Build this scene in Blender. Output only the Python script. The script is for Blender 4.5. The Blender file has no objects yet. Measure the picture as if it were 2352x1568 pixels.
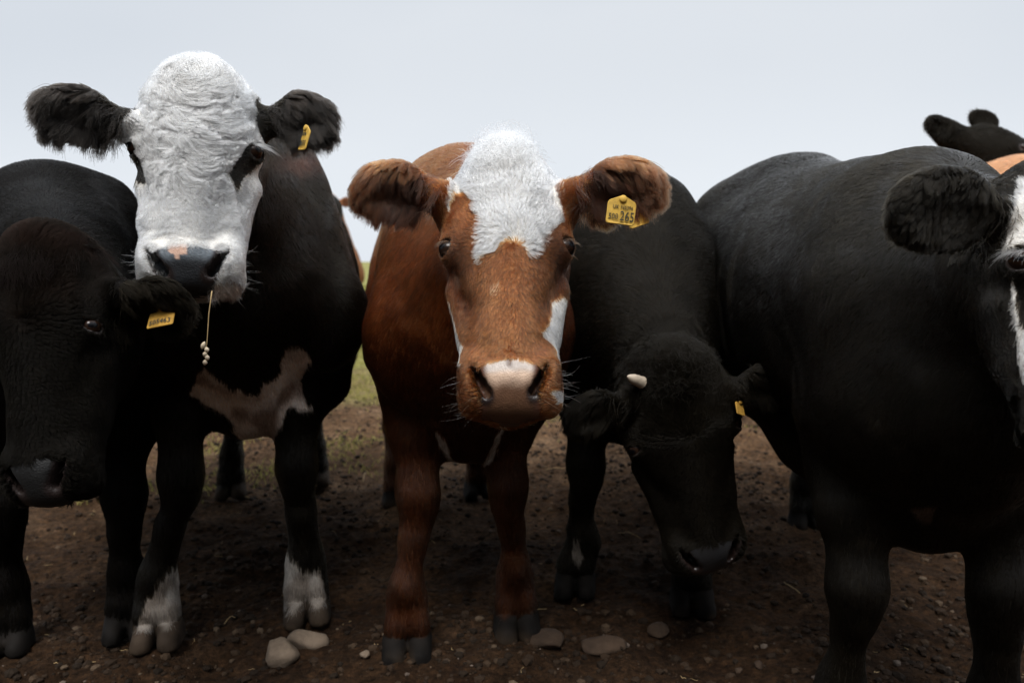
import bpy, math, random
import numpy as np
from mathutils import Vector, Matrix, noise as mnoise

rng = np.random.default_rng(7)
random.seed(7)
R = math.radians
SC = bpy.context.scene
COL = SC.collection

# ------------------------------------------------------------------ camera, sky, sun
CAM_Z = 0.92
PITCH = 5.75
FPX = 1829.0                 # focal length in pixels of a 2352 px wide picture (28 mm)
cam_d = bpy.data.cameras.new('camera')
cam_d.lens = 28.0
cam_d.sensor_width = 36.0
cam_d.clip_start = 0.05
cam_d.clip_end = 3000
cam_d.dof.use_dof = True
cam_d.dof.focus_distance = 1.36
cam_d.dof.aperture_fstop = 4.0
cam = bpy.data.objects.new('camera', cam_d)
COL.objects.link(cam)
cam.location = (0, 0, CAM_Z)
cam.rotation_euler = (R(90 - PITCH), 0, 0)
SC.camera = cam

SUN_EL, SUN_AZ = 57.0, 190.0      # azimuth measured clockwise from +Y (the way the camera looks)
world = bpy.data.worlds.new('World')
SC.world = world
world.use_nodes = True
nt = world.node_tree
nt.nodes.clear()
out = nt.nodes.new('ShaderNodeOutputWorld')
bg = nt.nodes.new('ShaderNodeBackground')
sky = nt.nodes.new('ShaderNodeTexSky')
sky.sky_type = 'NISHITA'
sky.sun_disc = False
sky.sun_elevation = R(SUN_EL)
sky.sun_rotation = R(SUN_AZ)
sky.dust_density = 3.0
# overcast: a pale cloud sheet covers nearly all of the blue
tc = nt.nodes.new('ShaderNodeTexCoord')
nz = nt.nodes.new('ShaderNodeTexNoise')
nz.inputs['Scale'].default_value = 1.3
nz.inputs['Detail'].default_value = 3
nz.inputs['Roughness'].default_value = 0.45
mp = nt.nodes.new('ShaderNodeMapping')
mp.inputs['Scale'].default_value = (1, 1, 2.4)
nt.links.new(tc.outputs['Generated'], mp.inputs['Vector'])
nt.links.new(mp.outputs[0], nz.inputs['Vector'])
ramp = nt.nodes.new('ShaderNodeValToRGB')
ramp.color_ramp.elements[0].position = 0.33
ramp.color_ramp.elements[0].color = (6.3, 6.75, 7.35, 1)
ramp.color_ramp.elements[1].position = 0.66
ramp.color_ramp.elements[1].color = (7.15, 7.5, 7.95, 1)
nt.links.new(nz.outputs['Fac'], ramp.inputs[0])
mix = nt.nodes.new('ShaderNodeMix')
mix.data_type = 'RGBA'
mix.inputs[0].default_value = 0.93
nt.links.new(sky.outputs[0], mix.inputs[6])
nt.links.new(ramp.outputs[0], mix.inputs[7])
# heavy overcast: about three times brighter overhead than at the horizon, with unseen low sky behind the camera darkened, added to dim the legs
sepw = nt.nodes.new('ShaderNodeSeparateXYZ')
nt.links.new(tc.outputs['Generated'], sepw.inputs[0])
def mrange(src, a, b, c, d):
    m = nt.nodes.new('ShaderNodeMapRange')
    m.interpolation_type = 'SMOOTHSTEP'
    for k_, v_ in zip(('From Min', 'From Max', 'To Min', 'To Max'), (a, b, c, d)):
        m.inputs[k_].default_value = v_
    nt.links.new(src, m.inputs['Value'])
    return m.outputs[0]
def wmath(op, a, b):
    m = nt.nodes.new('ShaderNodeMath')
    m.operation = op
    for i_, v_ in enumerate((a, b)):
        if isinstance(v_, (int, float)):
            m.inputs[i_].default_value = v_
        else:
            nt.links.new(v_, m.inputs[i_])
    return m.outputs[0]
zen = mrange(sepw.outputs['Z'], 0.33, 0.95, 1.0, 2.6)
beh = mrange(sepw.outputs['Y'], -0.05, -0.5, 0.0, 1.0)
lowb = mrange(sepw.outputs['Z'], 0.2, 0.75, 0.93, 0.0)
hor = mrange(sepw.outputs['Z'], 0.0, 0.25, 1.14, 1.0)
zen = wmath('MULTIPLY', zen, hor)
fac = wmath('MULTIPLY', zen, wmath('SUBTRACT', 1.0, wmath('MULTIPLY', beh, lowb)))
vm = nt.nodes.new('ShaderNodeVectorMath')
vm.operation = 'SCALE'
nt.links.new(mix.outputs[2], vm.inputs[0])
nt.links.new(fac, vm.inputs['Scale'])
nt.links.new(vm.outputs[0], bg.inputs['Color'])
bg.inputs['Strength'].default_value = 0.10
nt.links.new(bg.outputs[0], out.inputs[0])

sun_d = bpy.data.lights.new('sun', 'SUN')
sun_d.energy = 3.1
sun_d.angle = R(25)
sun_d.color = (1.0, 0.97, 0.93)
sun = bpy.data.objects.new('sun', sun_d)
COL.objects.link(sun)
_d = Vector((math.sin(R(SUN_AZ)) * math.cos(R(SUN_EL)), math.cos(R(SUN_AZ)) * math.cos(R(SUN_EL)), math.sin(R(SUN_EL))))
sun.rotation_euler = _d.to_track_quat('Z', 'Y').to_euler()
sun.location = _d * 20

SC.view_settings.view_transform = 'Standard'
SC.view_settings.look = 'None'
SC.view_settings.exposure = 0.12
SC.view_settings.gamma = 1.0
SC.render.engine = 'CYCLES'
cy = SC.cycles
cy.use_denoising = True
cy.denoiser = 'OPENIMAGEDENOISE'
try:
    cy.denoising_prefilter = 'ACCURATE'
except Exception:
    pass
cy.use_adaptive_sampling = True
cy.adaptive_threshold = 0.012
cy.max_bounces = 8
cy.diffuse_bounces = 3
cy.glossy_bounces = 3
cy.transmission_bounces = 8
cy.transparent_max_bounces = 8
cy.sample_clamp_indirect = 4.0
SC.cycles_curves.shape = 'RIBBONS'

# ------------------------------------------------------------------ projection helpers
_cp, _sp = math.cos(R(PITCH)), math.sin(R(PITCH))

def W3(xd, yd, D):
    """point at world y = D seen at (xd, yd) in the 2352 x 1568 photograph"""
    a = (xd - 1176.0) / FPX
    b = -(yd - 784.0) / FPX
    dy = _cp + b * _sp
    dz = -_sp + b * _cp
    k = D / dy
    return np.array([a * k, D, CAM_Z + dz * k])

def gnd(xd, yd):
    a = (xd - 1176.0) / FPX
    b = -(yd - 784.0) / FPX
    dy = _cp + b * _sp
    dz = -_sp + b * _cp
    k = -CAM_Z / dz
    return np.array([a * k, dy * k, 0.0])

def proj(P):
    P = np.asarray(P, float)
    x = P[..., 0]
    y = P[..., 1]
    z = P[..., 2] - CAM_Z
    f = y * _cp - z * _sp
    u = y * _sp + z * _cp
    f = np.maximum(f, 0.05)
    return 1176 + FPX * x / f, 784 - FPX * u / f

# ------------------------------------------------------------------ numpy noise
_perm = rng.random(65536).astype(np.float32)

def _h(i, j, k, s):
    n = (i * 73856093) ^ (j * 19349663) ^ (k * 83492791) ^ (s * 2654435761)
    return _perm[(n ^ (n >> 13)) & 65535]

def vnoise(P, scale=1.0, seed=0):
    """value noise in -1..1; scale = cells per metre"""
    Q = np.asarray(P, float) * scale + 1000.0
    I = np.floor(Q).astype(np.int64)
    F = Q - I
    F = F * F * (3 - 2 * F)
    r = 0
    for a in (0, 1):
        for b in (0, 1):
            for c in (0, 1):
                w = (F[:, 0] if a else 1 - F[:, 0]) * (F[:, 1] if b else 1 - F[:, 1]) * (F[:, 2] if c else 1 - F[:, 2])
                r = r + w * _h(I[:, 0] + a, I[:, 1] + b, I[:, 2] + c, seed)
    return r * 2 - 1

def vnoise3(P, scale, seed):
    return np.stack([vnoise(P, scale, seed + k) for k in range(3)], 1)

def unit(v):
    v = np.asarray(v, float)
    return v / np.maximum(np.linalg.norm(v, axis=-1, keepdims=True), 1e-9)

def sstep(a, b, x):
    t = np.clip((x - a) / (b - a), 0, 1)
    return t * t * (3 - 2 * t)

def inpoly(x, y, poly):
    poly = np.asarray(poly, float)
    r = np.zeros(x.shape, bool)
    n = len(poly)
    j = n - 1
    for i in range(n):
        xi, yi = poly[i]
        xj, yj = poly[j]
        c = ((yi > y) != (yj > y)) & (x < (xj - xi) * (y - yi) / ((yj - yi) or 1e-9) + xi)
        r ^= c
        j = i
    return r

# ------------------------------------------------------------------ implicit modelling
class Field:
    """signed distance field on a rectilinear grid, fine around the head and coarse elsewhere"""
    def __init__(s, lo, hi, fine_lo, fine_hi, hf, hc):
        s.ax = []
        for k in range(3):
            a = []
            x = lo[k]
            while x < hi[k]:
                a.append(x)
                inside = fine_lo[k] - 1e-6 <= x <= fine_hi[k]
                dist = 0 if inside else min(abs(x - fine_lo[k]), abs(x - fine_hi[k]))
                x += hf + (hc - hf) * min(1.0, dist / 0.08)
            a.append(x)
            s.ax.append(np.array(a))
        s.d = np.full([len(a) for a in s.ax], 0.25, np.float32)

    def block(s, lo, hi):
        sl = []
        for k in range(3):
            i0 = max(0, int(np.searchsorted(s.ax[k], lo[k])) - 1)
            i1 = min(len(s.ax[k]), int(np.searchsorted(s.ax[k], hi[k])) + 1)
            if i1 <= i0:
                return None, None
            sl.append(slice(i0, i1))
        X = s.ax[0][sl[0]][:, None, None]
        Y = s.ax[1][sl[1]][None, :, None]
        Z = s.ax[2][sl[2]][None, None, :]
        return tuple(sl), (X, Y, Z)

    def put(s, fn, lo, hi, k, sub=False):
        m = k + 0.03
        sl, xyz = s.block(np.array(lo) - m, np.array(hi) + m)
        if sl is None:
            return
        p = fn(*xyz)
        d = s.d[sl]
        if sub:
            h = np.clip(0.5 - 0.5 * (d + p) / k, 0, 1)
            s.d[sl] = d * (1 - h) + (-p) * h + k * h * (1 - h)
        else:
            h = np.clip(0.5 + 0.5 * (p - d) / k, 0, 1)
            s.d[sl] = p * (1 - h) + d * h - k * h * (1 - h)

    def ell(s, c, r, axes=None, k=0.03, sub=False):
        c = np.asarray(c, float)
        r = np.asarray(r, float)
        A = np.eye(3) if axes is None else np.asarray(axes, float)
        ext = np.sqrt(((A * r[:, None]) ** 2).sum(0))
        def fn(X, Y, Z):
            q = [(A[i, 0] * (X - c[0]) + A[i, 1] * (Y - c[1]) + A[i, 2] * (Z - c[2])) for i in range(3)]
            k0 = np.sqrt(sum((q[i] / r[i]) ** 2 for i in range(3)))
            k1 = np.sqrt(sum((q[i] / r[i] ** 2) ** 2 for i in range(3)))
            return k0 * (k0 - 1) / np.maximum(k1, 1e-6)
        s.put(fn, c - ext, c + ext, k, sub)

    def cap(s, a, b, ra, rb, k=0.03, sub=False, sq=None):
        """round cone; sq = (axis, factor) makes it narrower along axis"""
        a = np.asarray(a, float)
        b = np.asarray(b, float)
        r = max(ra, rb)
        lo = np.minimum(a, b) - r
        hi = np.maximum(a, b) + r
        ab = b - a
        L2 = max(float(ab @ ab), 1e-9)
        def fn(X, Y, Z):
            x, y, z = X - a[0], Y - a[1], Z - a[2]
            t = np.clip((x * ab[0] + y * ab[1] + z * ab[2]) / L2, 0, 1)
            x, y, z = x - t * ab[0], y - t * ab[1], z - t * ab[2]
            rr = ra + (rb - ra) * t
            if sq is None:
                return np.sqrt(x * x + y * y + z * z) - rr
            n, f = sq
            q = x * n[0] + y * n[1] + z * n[2]
            e = q * (1 / f - 1)
            return (np.sqrt((x + e * n[0]) ** 2 + (y + e * n[1]) ** 2 + (z + e * n[2]) ** 2) - rr) * min(f, 1.0)
        s.put(fn, lo, hi, k, sub)

    def chain(s, pts, k=0.03, sq=None):
        for (p, rp), (q, rq) in zip(pts[:-1], pts[1:]):
            s.cap(p, q, rp, rq, k, sq=sq)

    def mesh(s):
        d = s.d
        n = d.shape
        neg = d < 0
        # active cells
        c = np.zeros([m - 1 for m in n], np.uint8)
        for a in (0, 1):
            for b in (0, 1):
                for e in (0, 1):
                    c += neg[a:n[0] - 1 + a, b:n[1] - 1 + b, e:n[2] - 1 + e]
        act = (c > 0) & (c < 8)
        I = np.argwhere(act)
        idx = np.full(act.shape, -1, np.int32)
        idx[tuple(I.T)] = np.arange(len(I))
        acc = np.zeros((len(I), 3))
        cnt = np.zeros(len(I))
        off = [(a, b, e) for a in (0, 1) for b in (0, 1) for e in (0, 1)]
        val = {o: d[I[:, 0] + o[0], I[:, 1] + o[1], I[:, 2] + o[2]] for o in off}
        for o in off:
            for ax in range(3):
                if o[ax] == 0:
                    q = list(o)
                    q[ax] = 1
                    v0, v1 = val[o], val[tuple(q)]
                    m = (v0 < 0) != (v1 < 0)
                    t = v0[m] / (v0[m] - v1[m])
                    P = np.tile(np.array(o, float), (m.sum(), 1))
                    P[:, ax] = t
                    acc[m] += P
                    cnt[m] += 1
        G = I + acc / cnt[:, None]
        V = np.stack([np.interp(G[:, k], np.arange(n[k]), s.ax[k]) for k in range(3)], 1)
        F = []
        for ax in range(3):
            b, e = (ax + 1) % 3, (ax + 2) % 3
            sl0 = [slice(None)] * 3
            sl1 = [slice(None)] * 3
            sl0[ax] = slice(0, n[ax] - 1)
            sl1[ax] = slice(1, n[ax])
            sl0[b] = sl1[b] = slice(1, n[b] - 1)
            sl0[e] = sl1[e] = slice(1, n[e] - 1)
            m0, m1 = neg[tuple(sl0)], neg[tuple(sl1)]
            E_ = np.argwhere(m0 != m1)
            flip = m1[tuple(E_.T)]
            E_[:, b] += 1
            E_[:, e] += 1
            def cell(db, de):
                q = E_.copy()
                q[:, b] += db
                q[:, e] += de
                return idx[tuple(q.T)]
            f = np.stack([cell(-1, -1), cell(0, -1), cell(0, 0), cell(-1, 0)], 1)
            f[flip] = f[flip][:, ::-1]
            F.append(f)
        F = np.concatenate(F)
        F = F[(F >= 0).all(1)]
        # light relaxation
        for _ in range(2):
            S = np.zeros_like(V)
            w = np.zeros(len(V))
            for a, b in ((0, 1), (1, 2), (2, 3), (3, 0)):
                for i, j in ((a, b), (b, a)):
                    np.add.at(S, F[:, i], V[F[:, j]]) if False else None
                    for k in range(3):
                        S[:, k] += np.bincount(F[:, i], V[F[:, j], k], len(V))
                    w += np.bincount(F[:, i], minlength=len(V))
            V = V * 0.5 + 0.5 * S / np.maximum(w, 1)[:, None]
        return V, F

# ------------------------------------------------------------------ object helpers
def tag(o, label=None, cat=None, group=None, kind=None):
    for k, v in (('label', label), ('category', cat), ('group', group), ('kind', kind)):
        if v:
            o[k] = v
    return o

def empty(name, loc, rz=0.0):
    o = bpy.data.objects.new(name, None)
    o.empty_display_size = 0.1
    o.location = loc
    o.rotation_euler = (0, 0, rz)
    COL.objects.link(o)
    return o

def mesh_obj(name, V, F, mat, parent=None, base=None, smooth=True, mats=None):
    V = np.asarray(V, float)
    base = np.zeros(3) if base is None else np.asarray(base, float)
    me = bpy.data.meshes.new(name)
    if isinstance(F, np.ndarray):
        k = F.shape[1]
        me.vertices.add(len(V))
        me.vertices.foreach_set('co', (V - base).astype(np.float32).ravel())
        me.loops.add(F.size)
        me.loops.foreach_set('vertex_index', F.astype(np.int32).ravel())
        me.polygons.add(len(F))
        me.polygons.foreach_set('loop_start', np.arange(0, F.size, k, dtype=np.int32))
        me.update(calc_edges=True)
        me.validate()
    else:
        me.from_pydata([tuple(v) for v in (V - base)], [], F)
        me.update()
    me.polygons.foreach_set('use_smooth', np.full(len(me.polygons), smooth))
    me.materials.append(mat)
    o = bpy.data.objects.new(name, me)
    COL.objects.link(o)
    if parent is not None:
        o.parent = parent
    else:
        o.location = base
    return o

def set_col(me, name, c):
    a = me.attributes.new(name, 'FLOAT_COLOR', 'POINT')
    c4 = np.ones((len(me.vertices), 4), np.float32)
    c4[:, :3] = c
    a.data.foreach_set('color', c4.ravel())

def curves_obj(name, P, rad, col, mat, parent, base):
    """P: (n, k, 3) points of n strands"""
    n, k, _ = P.shape
    cu = bpy.data.hair_curves.new(name)
    cu.add_curves([k] * n)
    cu.points.foreach_set('position', (P - base).astype(np.float32).ravel())
    ra = cu.attributes.get('radius') or cu.attributes.new('radius', 'FLOAT', 'POINT')
    ra.data.foreach_set('value', np.asarray(rad, np.float32).ravel())
    ca = cu.attributes.new('col', 'FLOAT_COLOR', 'POINT')
    c4 = np.ones((n, k, 4), np.float32)
    c4[:, :, :3] = col if col.ndim == 3 else col[:, None, :]
    ca.data.foreach_set('color', c4.ravel())
    cu.materials.append(mat)
    o = bpy.data.objects.new(name, cu)
    COL.objects.link(o)
    o.parent = parent
    return o

class NT:
    def __init__(s, name):
        s.m = bpy.data.materials.new(name)
        s.m.use_nodes = True
        s.t = s.m.node_tree
        s.t.nodes.clear()
        s.out = s.t.nodes.new('ShaderNodeOutputMaterial')
    def n(s, typ, **kw):
        x = s.t.nodes.new(typ)
        for k, v in kw.items():
            setattr(x, k, v)
        return x
    def l(s, a, b):
        s.t.links.new(a, b)
    def noise(s, scale, detail=4, rough=0.55, vec=None):
        x = s.n('ShaderNodeTexNoise')
        x.inputs['Scale'].default_value = scale
        x.inputs['Detail'].default_value = detail
        x.inputs['Roughness'].default_value = rough
        if vec is not None:
            s.l(vec, x.inputs['Vector'])
        return x
    def ramp(s, src, stops):
        x = s.n('ShaderNodeValToRGB')
        els = x.color_ramp.elements
        while len(els) < len(stops):
            els.new(0.5)
        for e, (p, c) in zip(els, stops):
            e.position = p
            e.color = (*c, 1) if len(c) == 3 else c
        s.l(src, x.inputs[0])
        return x

def mat_fur(name='fur', rough=0.32, flat=0.0):
    a = NT(name)
    at = a.n('ShaderNodeAttribute', attribute_name='col')
    h = a.n('ShaderNodeBsdfHairPrincipled')
    h.model = 'CHIANG'
    h.parametrization = 'COLOR'
    a.l(at.outputs['Color'], h.inputs['Color'])
    h.inputs['Roughness'].default_value = rough
    h.inputs['Radial Roughness'].default_value = 0.5
    h.inputs['IOR'].default_value = 1.26
    h.inputs['Coat'].default_value = 0.0
    h.inputs['Random Roughness'].default_value = 0.15
    if flat > 0:
        df = a.n('ShaderNodeBsdfDiffuse')
        a.l(at.outputs['Color'], df.inputs['Color'])
        ms = a.n('ShaderNodeMixShader')
        ms.inputs[0].default_value = flat
        a.l(h.outputs[0], ms.inputs[1])
        a.l(df.outputs[0], ms.inputs[2])
        a.l(ms.outputs[0], a.out.inputs[0])
    else:
        a.l(h.outputs[0], a.out.inputs[0])
    return a.m

def mat_skin():
    a = NT('skin')
    at = a.n('ShaderNodeAttribute', attribute_name='col')
    wt = a.n('ShaderNodeAttribute', attribute_name='wet')
    b = a.n('ShaderNodeBsdfPrincipled')
    geo = a.n('ShaderNodeTexCoord')
    nz = a.noise(420, 3, 0.6, geo.outputs['Object'])
    vo = a.n('ShaderNodeTexVoronoi')
    vo.inputs['Scale'].default_value = 330
    a.l(geo.outputs['Object'], vo.inputs['Vector'])
    bp = a.n('ShaderNodeBump')
    bp.inputs['Strength'].default_value = 0.35
    bp.inputs['Distance'].default_value = 0.0015
    a.l(vo.outputs['Distance'], bp.inputs['Height'])
    a.l(bp.outputs[0], b.inputs['Normal'])
    a.l(at.outputs['Color'], b.inputs['Base Color'])
    mr = a.n('ShaderNodeMapRange')
    mr.inputs['To Min'].default_value = 0.85
    mr.inputs['To Max'].default_value = 0.30
    a.l(wt.outputs['Fac'], mr.inputs[0])
    a.l(mr.outputs[0], b.inputs['Roughness'])
    sp = a.n('ShaderNodeMapRange')
    sp.inputs['To Min'].default_value = 0.08
    sp.inputs['To Max'].default_value = 0.5
    a.l(wt.outputs['Fac'], sp.inputs[0])
    a.l(sp.outputs[0], b.inputs['Specular IOR Level'])
    a.l(b.outputs[0], a.out.inputs[0])
    return a.m

def mat_plain(name, col, rough=0.6, spec=0.4, metal=0, var=0.0, vscale=20, bump=0.0, bscale=200, coat=0):
    a = NT(name)
    b = a.n('ShaderNodeBsdfPrincipled')
    b.inputs['Roughness'].default_value = rough
    b.inputs['Specular IOR Level'].default_value = spec
    b.inputs['Metallic'].default_value = metal
    b.inputs['Coat Weight'].default_value = coat
    tcn = a.n('ShaderNodeTexCoord')
    if var > 0:
        nz = a.noise(vscale, 5, 0.6, tcn.outputs['Object'])
        c0 = tuple(max(0, x * (1 - var)) for x in col)
        c1 = tuple(min(1, x * (1 + var)) for x in col)
        r = a.ramp(nz.outputs['Fac'], [(0.3, c0), (0.7, c1)])
        a.l(r.outputs[0], b.inputs['Base Color'])
    else:
        b.inputs['Base Color'].default_value = (*col, 1)
    if bump > 0:
        n2 = a.noise(bscale, 5, 0.65, tcn.outputs['Object'])
        bp = a.n('ShaderNodeBump')
        bp.inputs['Strength'].default_value = bump
        bp.inputs['Distance'].default_value = 0.01
        a.l(n2.outputs['Fac'], bp.inputs['Height'])
        a.l(bp.outputs[0], b.inputs['Normal'])
    a.l(b.outputs[0], a.out.inputs[0])
    return a.m

M_FUR = mat_fur('fur', 0.35)
M_FURB = mat_fur('black_fur', 0.40, 0.50)
M_FURS = mat_fur('sleek_black_fur', 0.34, 0.12)
M_FURD = mat_fur('dull_black_fur', 0.45, 0.75)
M_FURW = mat_fur('coarse_hair', 0.45)
M_SKIN = mat_skin()
M_TAG = mat_plain('tag_plastic', (0.50, 0.31, 0.055), 0.6, 0.25, var=0.3, vscale=60)
M_TAGO = mat_plain('dirty_shaded_tag_plastic', (0.36, 0.20, 0.035), 0.65, 0.2, var=0.35, vscale=60)  # dirty orange plastic, darkened further: shade on these tags put into the colour
M_INK = mat_plain('tag_ink', (0.03, 0.035, 0.03), 0.7, 0.2)
M_HORN = mat_plain('horn', (0.40, 0.33, 0.25), 0.5, 0.4, var=0.3, vscale=70)
M_STRAW = mat_plain('straw', (0.42, 0.30, 0.15), 0.7, 0.2, var=0.25, vscale=90)
M_SEED = mat_plain('seed_husk', (0.6, 0.5, 0.36), 0.7, 0.2, var=0.2, vscale=300)

# eye: dark brown iris with a horizontal pupil under a clear wet coat
def mat_eye():
    a = NT('eyeball')
    b = a.n('ShaderNodeBsdfPrincipled')
    at = a.n('ShaderNodeAttribute', attribute_name='col')
    a.l(at.outputs['Color'], b.inputs['Base Color'])
    b.inputs['Roughness'].default_value = 0.12
    b.inputs['Specular IOR Level'].default_value = 0.2
    b.inputs['Coat Weight'].default_value = 0.0
    b.inputs['Coat Roughness'].default_value = 0.02
    a.l(b.outputs[0], a.out.inputs[0])
    return a.m
M_EYE = mat_eye()

BLACK = np.array([0.0078, 0.0062, 0.0040])
WHITE = np.array([0.80, 0.775, 0.73])
# ------------------------------------------------------------------ cows
def frame(poll, muzzle, lateral):
    V = unit(muzzle - poll)
    U = np.asarray(lateral, float)
    U = unit(U - V * (U @ V))
    W = np.cross(V, U)
    return U, V, W

class Cow:
    def __init__(s, c):
        s.__dict__.update(c)
        s.s = np.linalg.norm(s.muzzle - s.poll) / 0.5
        s.U, s.V, s.W = frame(s.poll, s.muzzle, s.lateral)
        F, B = np.array([*s.F, 0.0]), np.array([*s.B, 0.0])
        s.f = unit(F - B)                     # forward
        s.r = np.array([-s.f[1], s.f[0], 0.0])  # towards the right of the picture when facing the camera
        s.Fp, s.Bp = F, B
        s.blen = np.linalg.norm(F - B)

    def h(s, u, v, w):
        return s.poll + s.s * (u * s.hw * s.U + v * s.V + w * s.W)

    def hc(s, P):
        q = (P - s.poll) / s.s
        return (q @ s.U) / s.hw, q @ s.V, q @ s.W

    def b(s, a, b, z, whence=0.0):
        """body point: a to the side, b back from the front feet, z up"""
        return s.Fp + s.r * a - s.f * b + np.array([0, 0, z])

    def build_field(s):
        H = s.hh                                # withers height
        c = s.s
        allp = [s.h(u, v, w) for u in (-.2, .2) for v in (-.1, .6) for w in (-.28, .06)]
        ears = [e[k] for e in s.ears for k in (0, 1)]
        hp = np.array(allp + ears)
        flo, fhi = hp.min(0) - 0.03, hp.max(0) + 0.03
        flo, fhi = np.minimum(flo, hp.min(0)), np.maximum(fhi, hp.max(0))
        bp = np.array([s.b(a, b, z) for a in (-.5, .5) for b in (-.45, s.blen + .5) for z in (-0.02, H + .2)])
        lo = np.minimum(bp.min(0), flo)
        hi = np.maximum(bp.max(0), fhi)
        G = Field(lo, hi, flo, fhi, s.hf, s.hcs)
        s.G = G
        L = s.blen
        bw = s.bw
        bw2 = getattr(s, 'bw2', bw)
        g = H / 1.22
        A = np.stack([s.r, s.f, np.array([0, 0, 1.0])])
        rh = s.rh
        E_ = lambda a, b, z, r, k=0.06: G.ell(s.b(a, b, z), r, A, k)
        # trunk
        E_(0, L * .12, H - .38 * g, (bw * .78, .30, .33 * g), .08)
        bwm = getattr(s, 'bwm', bw * .98)
        E_(0, L * .40, H * .65 + rh * .35 - .40 * g, (bwm, .38, .36 * g), .10)
        E_(0, L * .68, H * .35 + rh * .65 - .42 * g, (bw2, .38, .38 * g), .10)
        E_(0, L * .98, rh - .30 * g, (bw2 * .90, .30, .27 * g), .09)
        G.chain([(s.b(0, L * .02, H - .09 * g), .075), (s.b(0, L * .4, H - .115 * g), .085), (s.b(0, L * .75, rh - .10 * g), .09),
                 (s.b(0, L * 1.05, rh - .07 * g), .07), (s.b(0, L * 1.2, rh - .12 * g), .06)], .09)
        for sd in (-1, 1):
            # hip bone, pin bone, shoulder blade, point of shoulder
            G.ell(s.b(sd * bw2 * .56, L * .86, rh - .125 * g), (.08, .11, .055), A, .09)
            G.ell(s.b(sd * .08, L * 1.19, rh - .16 * g), (.05, .06, .05), A, .05)
            G.cap(s.b(sd * bw * .42, L * .12, H - .10 * g), s.b(sd * bw * .72, -.02, H - .44 * g), .07, .10, .07, sq=(s.r, .75))
            G.ell(s.b(sd * bw * .62, -.05, H - .47 * g), (.09, .10, .13), A, .06)
            # thigh
            G.ell(s.b(sd * bw2 * .62, L * 1.0, rh - .45 * g), (.12, .20, .26 * g), A, .08)
        # brisket and dewlap
        G.cap(s.b(0, -.10, H - .42 * g), s.b(0, .05, H - .66 * g + getattr(s, 'brz', 0)), .16, .10, .08)
        G.cap(s.b(0, .05, H - .62 * g), s.b(0, L * .6, H - .70 * g), .12, .12, .08)
        # neck
        nk = s.h(0, .07, -.13)
        nj = s.h(0, .20, -.19)
        sh = s.b(0, L * .06, H - .15 * g)
        sl = s.b(0, -.05, H - .36 * g)
        G.cap(nk, sh, .085 * c, .15, .07)
        G.cap(nj, sl, .085 * c, .20 * s.nkr, .08)
        G.cap((nk + nj) / 2, (sh + sl) / 2, .10 * c, .19 * s.nkr, .08)
        # loose fold under the throat down to the brisket
        G.cap(s.h(0, .26, -.21), s.b(0, -.12, H - .58 * g), .03, .05, .06)
        # legs
        s.feet = []
        fl = s.front_legs
        for i, sd in enumerate((-1, 1)):
            o = fl[i]
            fx, fb = o['foot']
            kx, kb = o.get('knee', (sd * .13, -.0))
            kz = o.get('kz', .37 * g)
            ft = s.b(fx, fb, 0)
            G.chain([(s.b(sd * bw * .6, .06, H - .50 * g), .115), (s.b(sd * bw * .56, .08, H - .62 * g), .078),
                     (s.b(kx * .98 + sd * .004, kb + .03, kz + .16), .052 * s.ls), (s.b(kx, kb, kz + .03), .042 * s.ls)], .05)
            G.ell(s.b(kx, kb + .002, kz), (.041 * s.ls, .040 * s.ls, .075), A, .05)
            for q in (-1, 1):
                G.cap(s.b(kx + q * .017 * s.ls, kb - .024 * s.ls, kz + .03), s.b(kx + q * .013 * s.ls, kb - .020 * s.ls, kz - .05), .014, .010, .02)
                G.cap(s.b(kx * .7 + fx * .3 + q * .011, kb * .7 + fb * .3 + .012 - .018, kz - .07), s.b(fx + q * .014, fb + .018, s.fz + .03), .010, .012, .015)
            fe = s.b(fx + o.get('fx', 0), fb + .035, s.fz)
            G.chain([(s.b(kx, kb + .005, kz - .03), .034 * s.ls), (s.b(kx * .6 + fx * .4, kb * .6 + fb * .4 + .012, kz * .6 + .06), .028 * s.ls), (fe, .032)], .03)
            G.ell(fe, (.038, .044, .045), A, .03)
            s.hoof(ft, fe, A)
        for i, sd in enumerate((-1, 1)):
            o = s.hind_legs[i]
            fx, fb = o['foot']
            hz = .50 * g
            hx = o.get('hx', sd * .15)
            G.chain([(s.b(sd * bw2 * .6, L * .93, rh - .52 * g), .15), (s.b(sd * bw2 * .62, L * .95 + .02, rh - .66 * g), .10),
                     (s.b(hx, L + .14, hz + .06), .055), (s.b(hx, L + .16, hz), .047)], .06)
            fe = s.b(fx, L + fb + .05, .155)
            G.chain([(s.b(hx, L + .15, hz), .046), (s.b((hx + fx) / 2, L + fb * .5 + .10, hz * .6), .036), (fe, .036)], .03)
            G.ell(fe, (.04, .046, .045), A, .03)
            s.hoof(s.b(fx, L + fb, 0), fe, A)
        # tail
        G.chain([(s.b(0, L * 1.2, rh - .10 * g), .035), (s.b(0, L * 1.2 + .08, rh - .22 * g), .025), (s.b(.02, L * 1.2 + .09, rh - .6 * g), .018),
                 (s.b(.03, L * 1.2 + .08, rh - .78 * g), .028), (s.b(.03, L * 1.2 + .08, rh - .92 * g), .012)], .02)
        s.head_field()
        if getattr(s, 'extra', None):
            s.extra(s, G, A)
        # cut the soles level with the ground
        sl, (X, Y, Z) = G.block(lo - 1, np.array([hi[0] + 1, hi[1] + 1, .1]))
        G.d[sl] = np.maximum(G.d[sl], 0.0 * X + 0.0 * Y + (-0.004 - Z))

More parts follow.
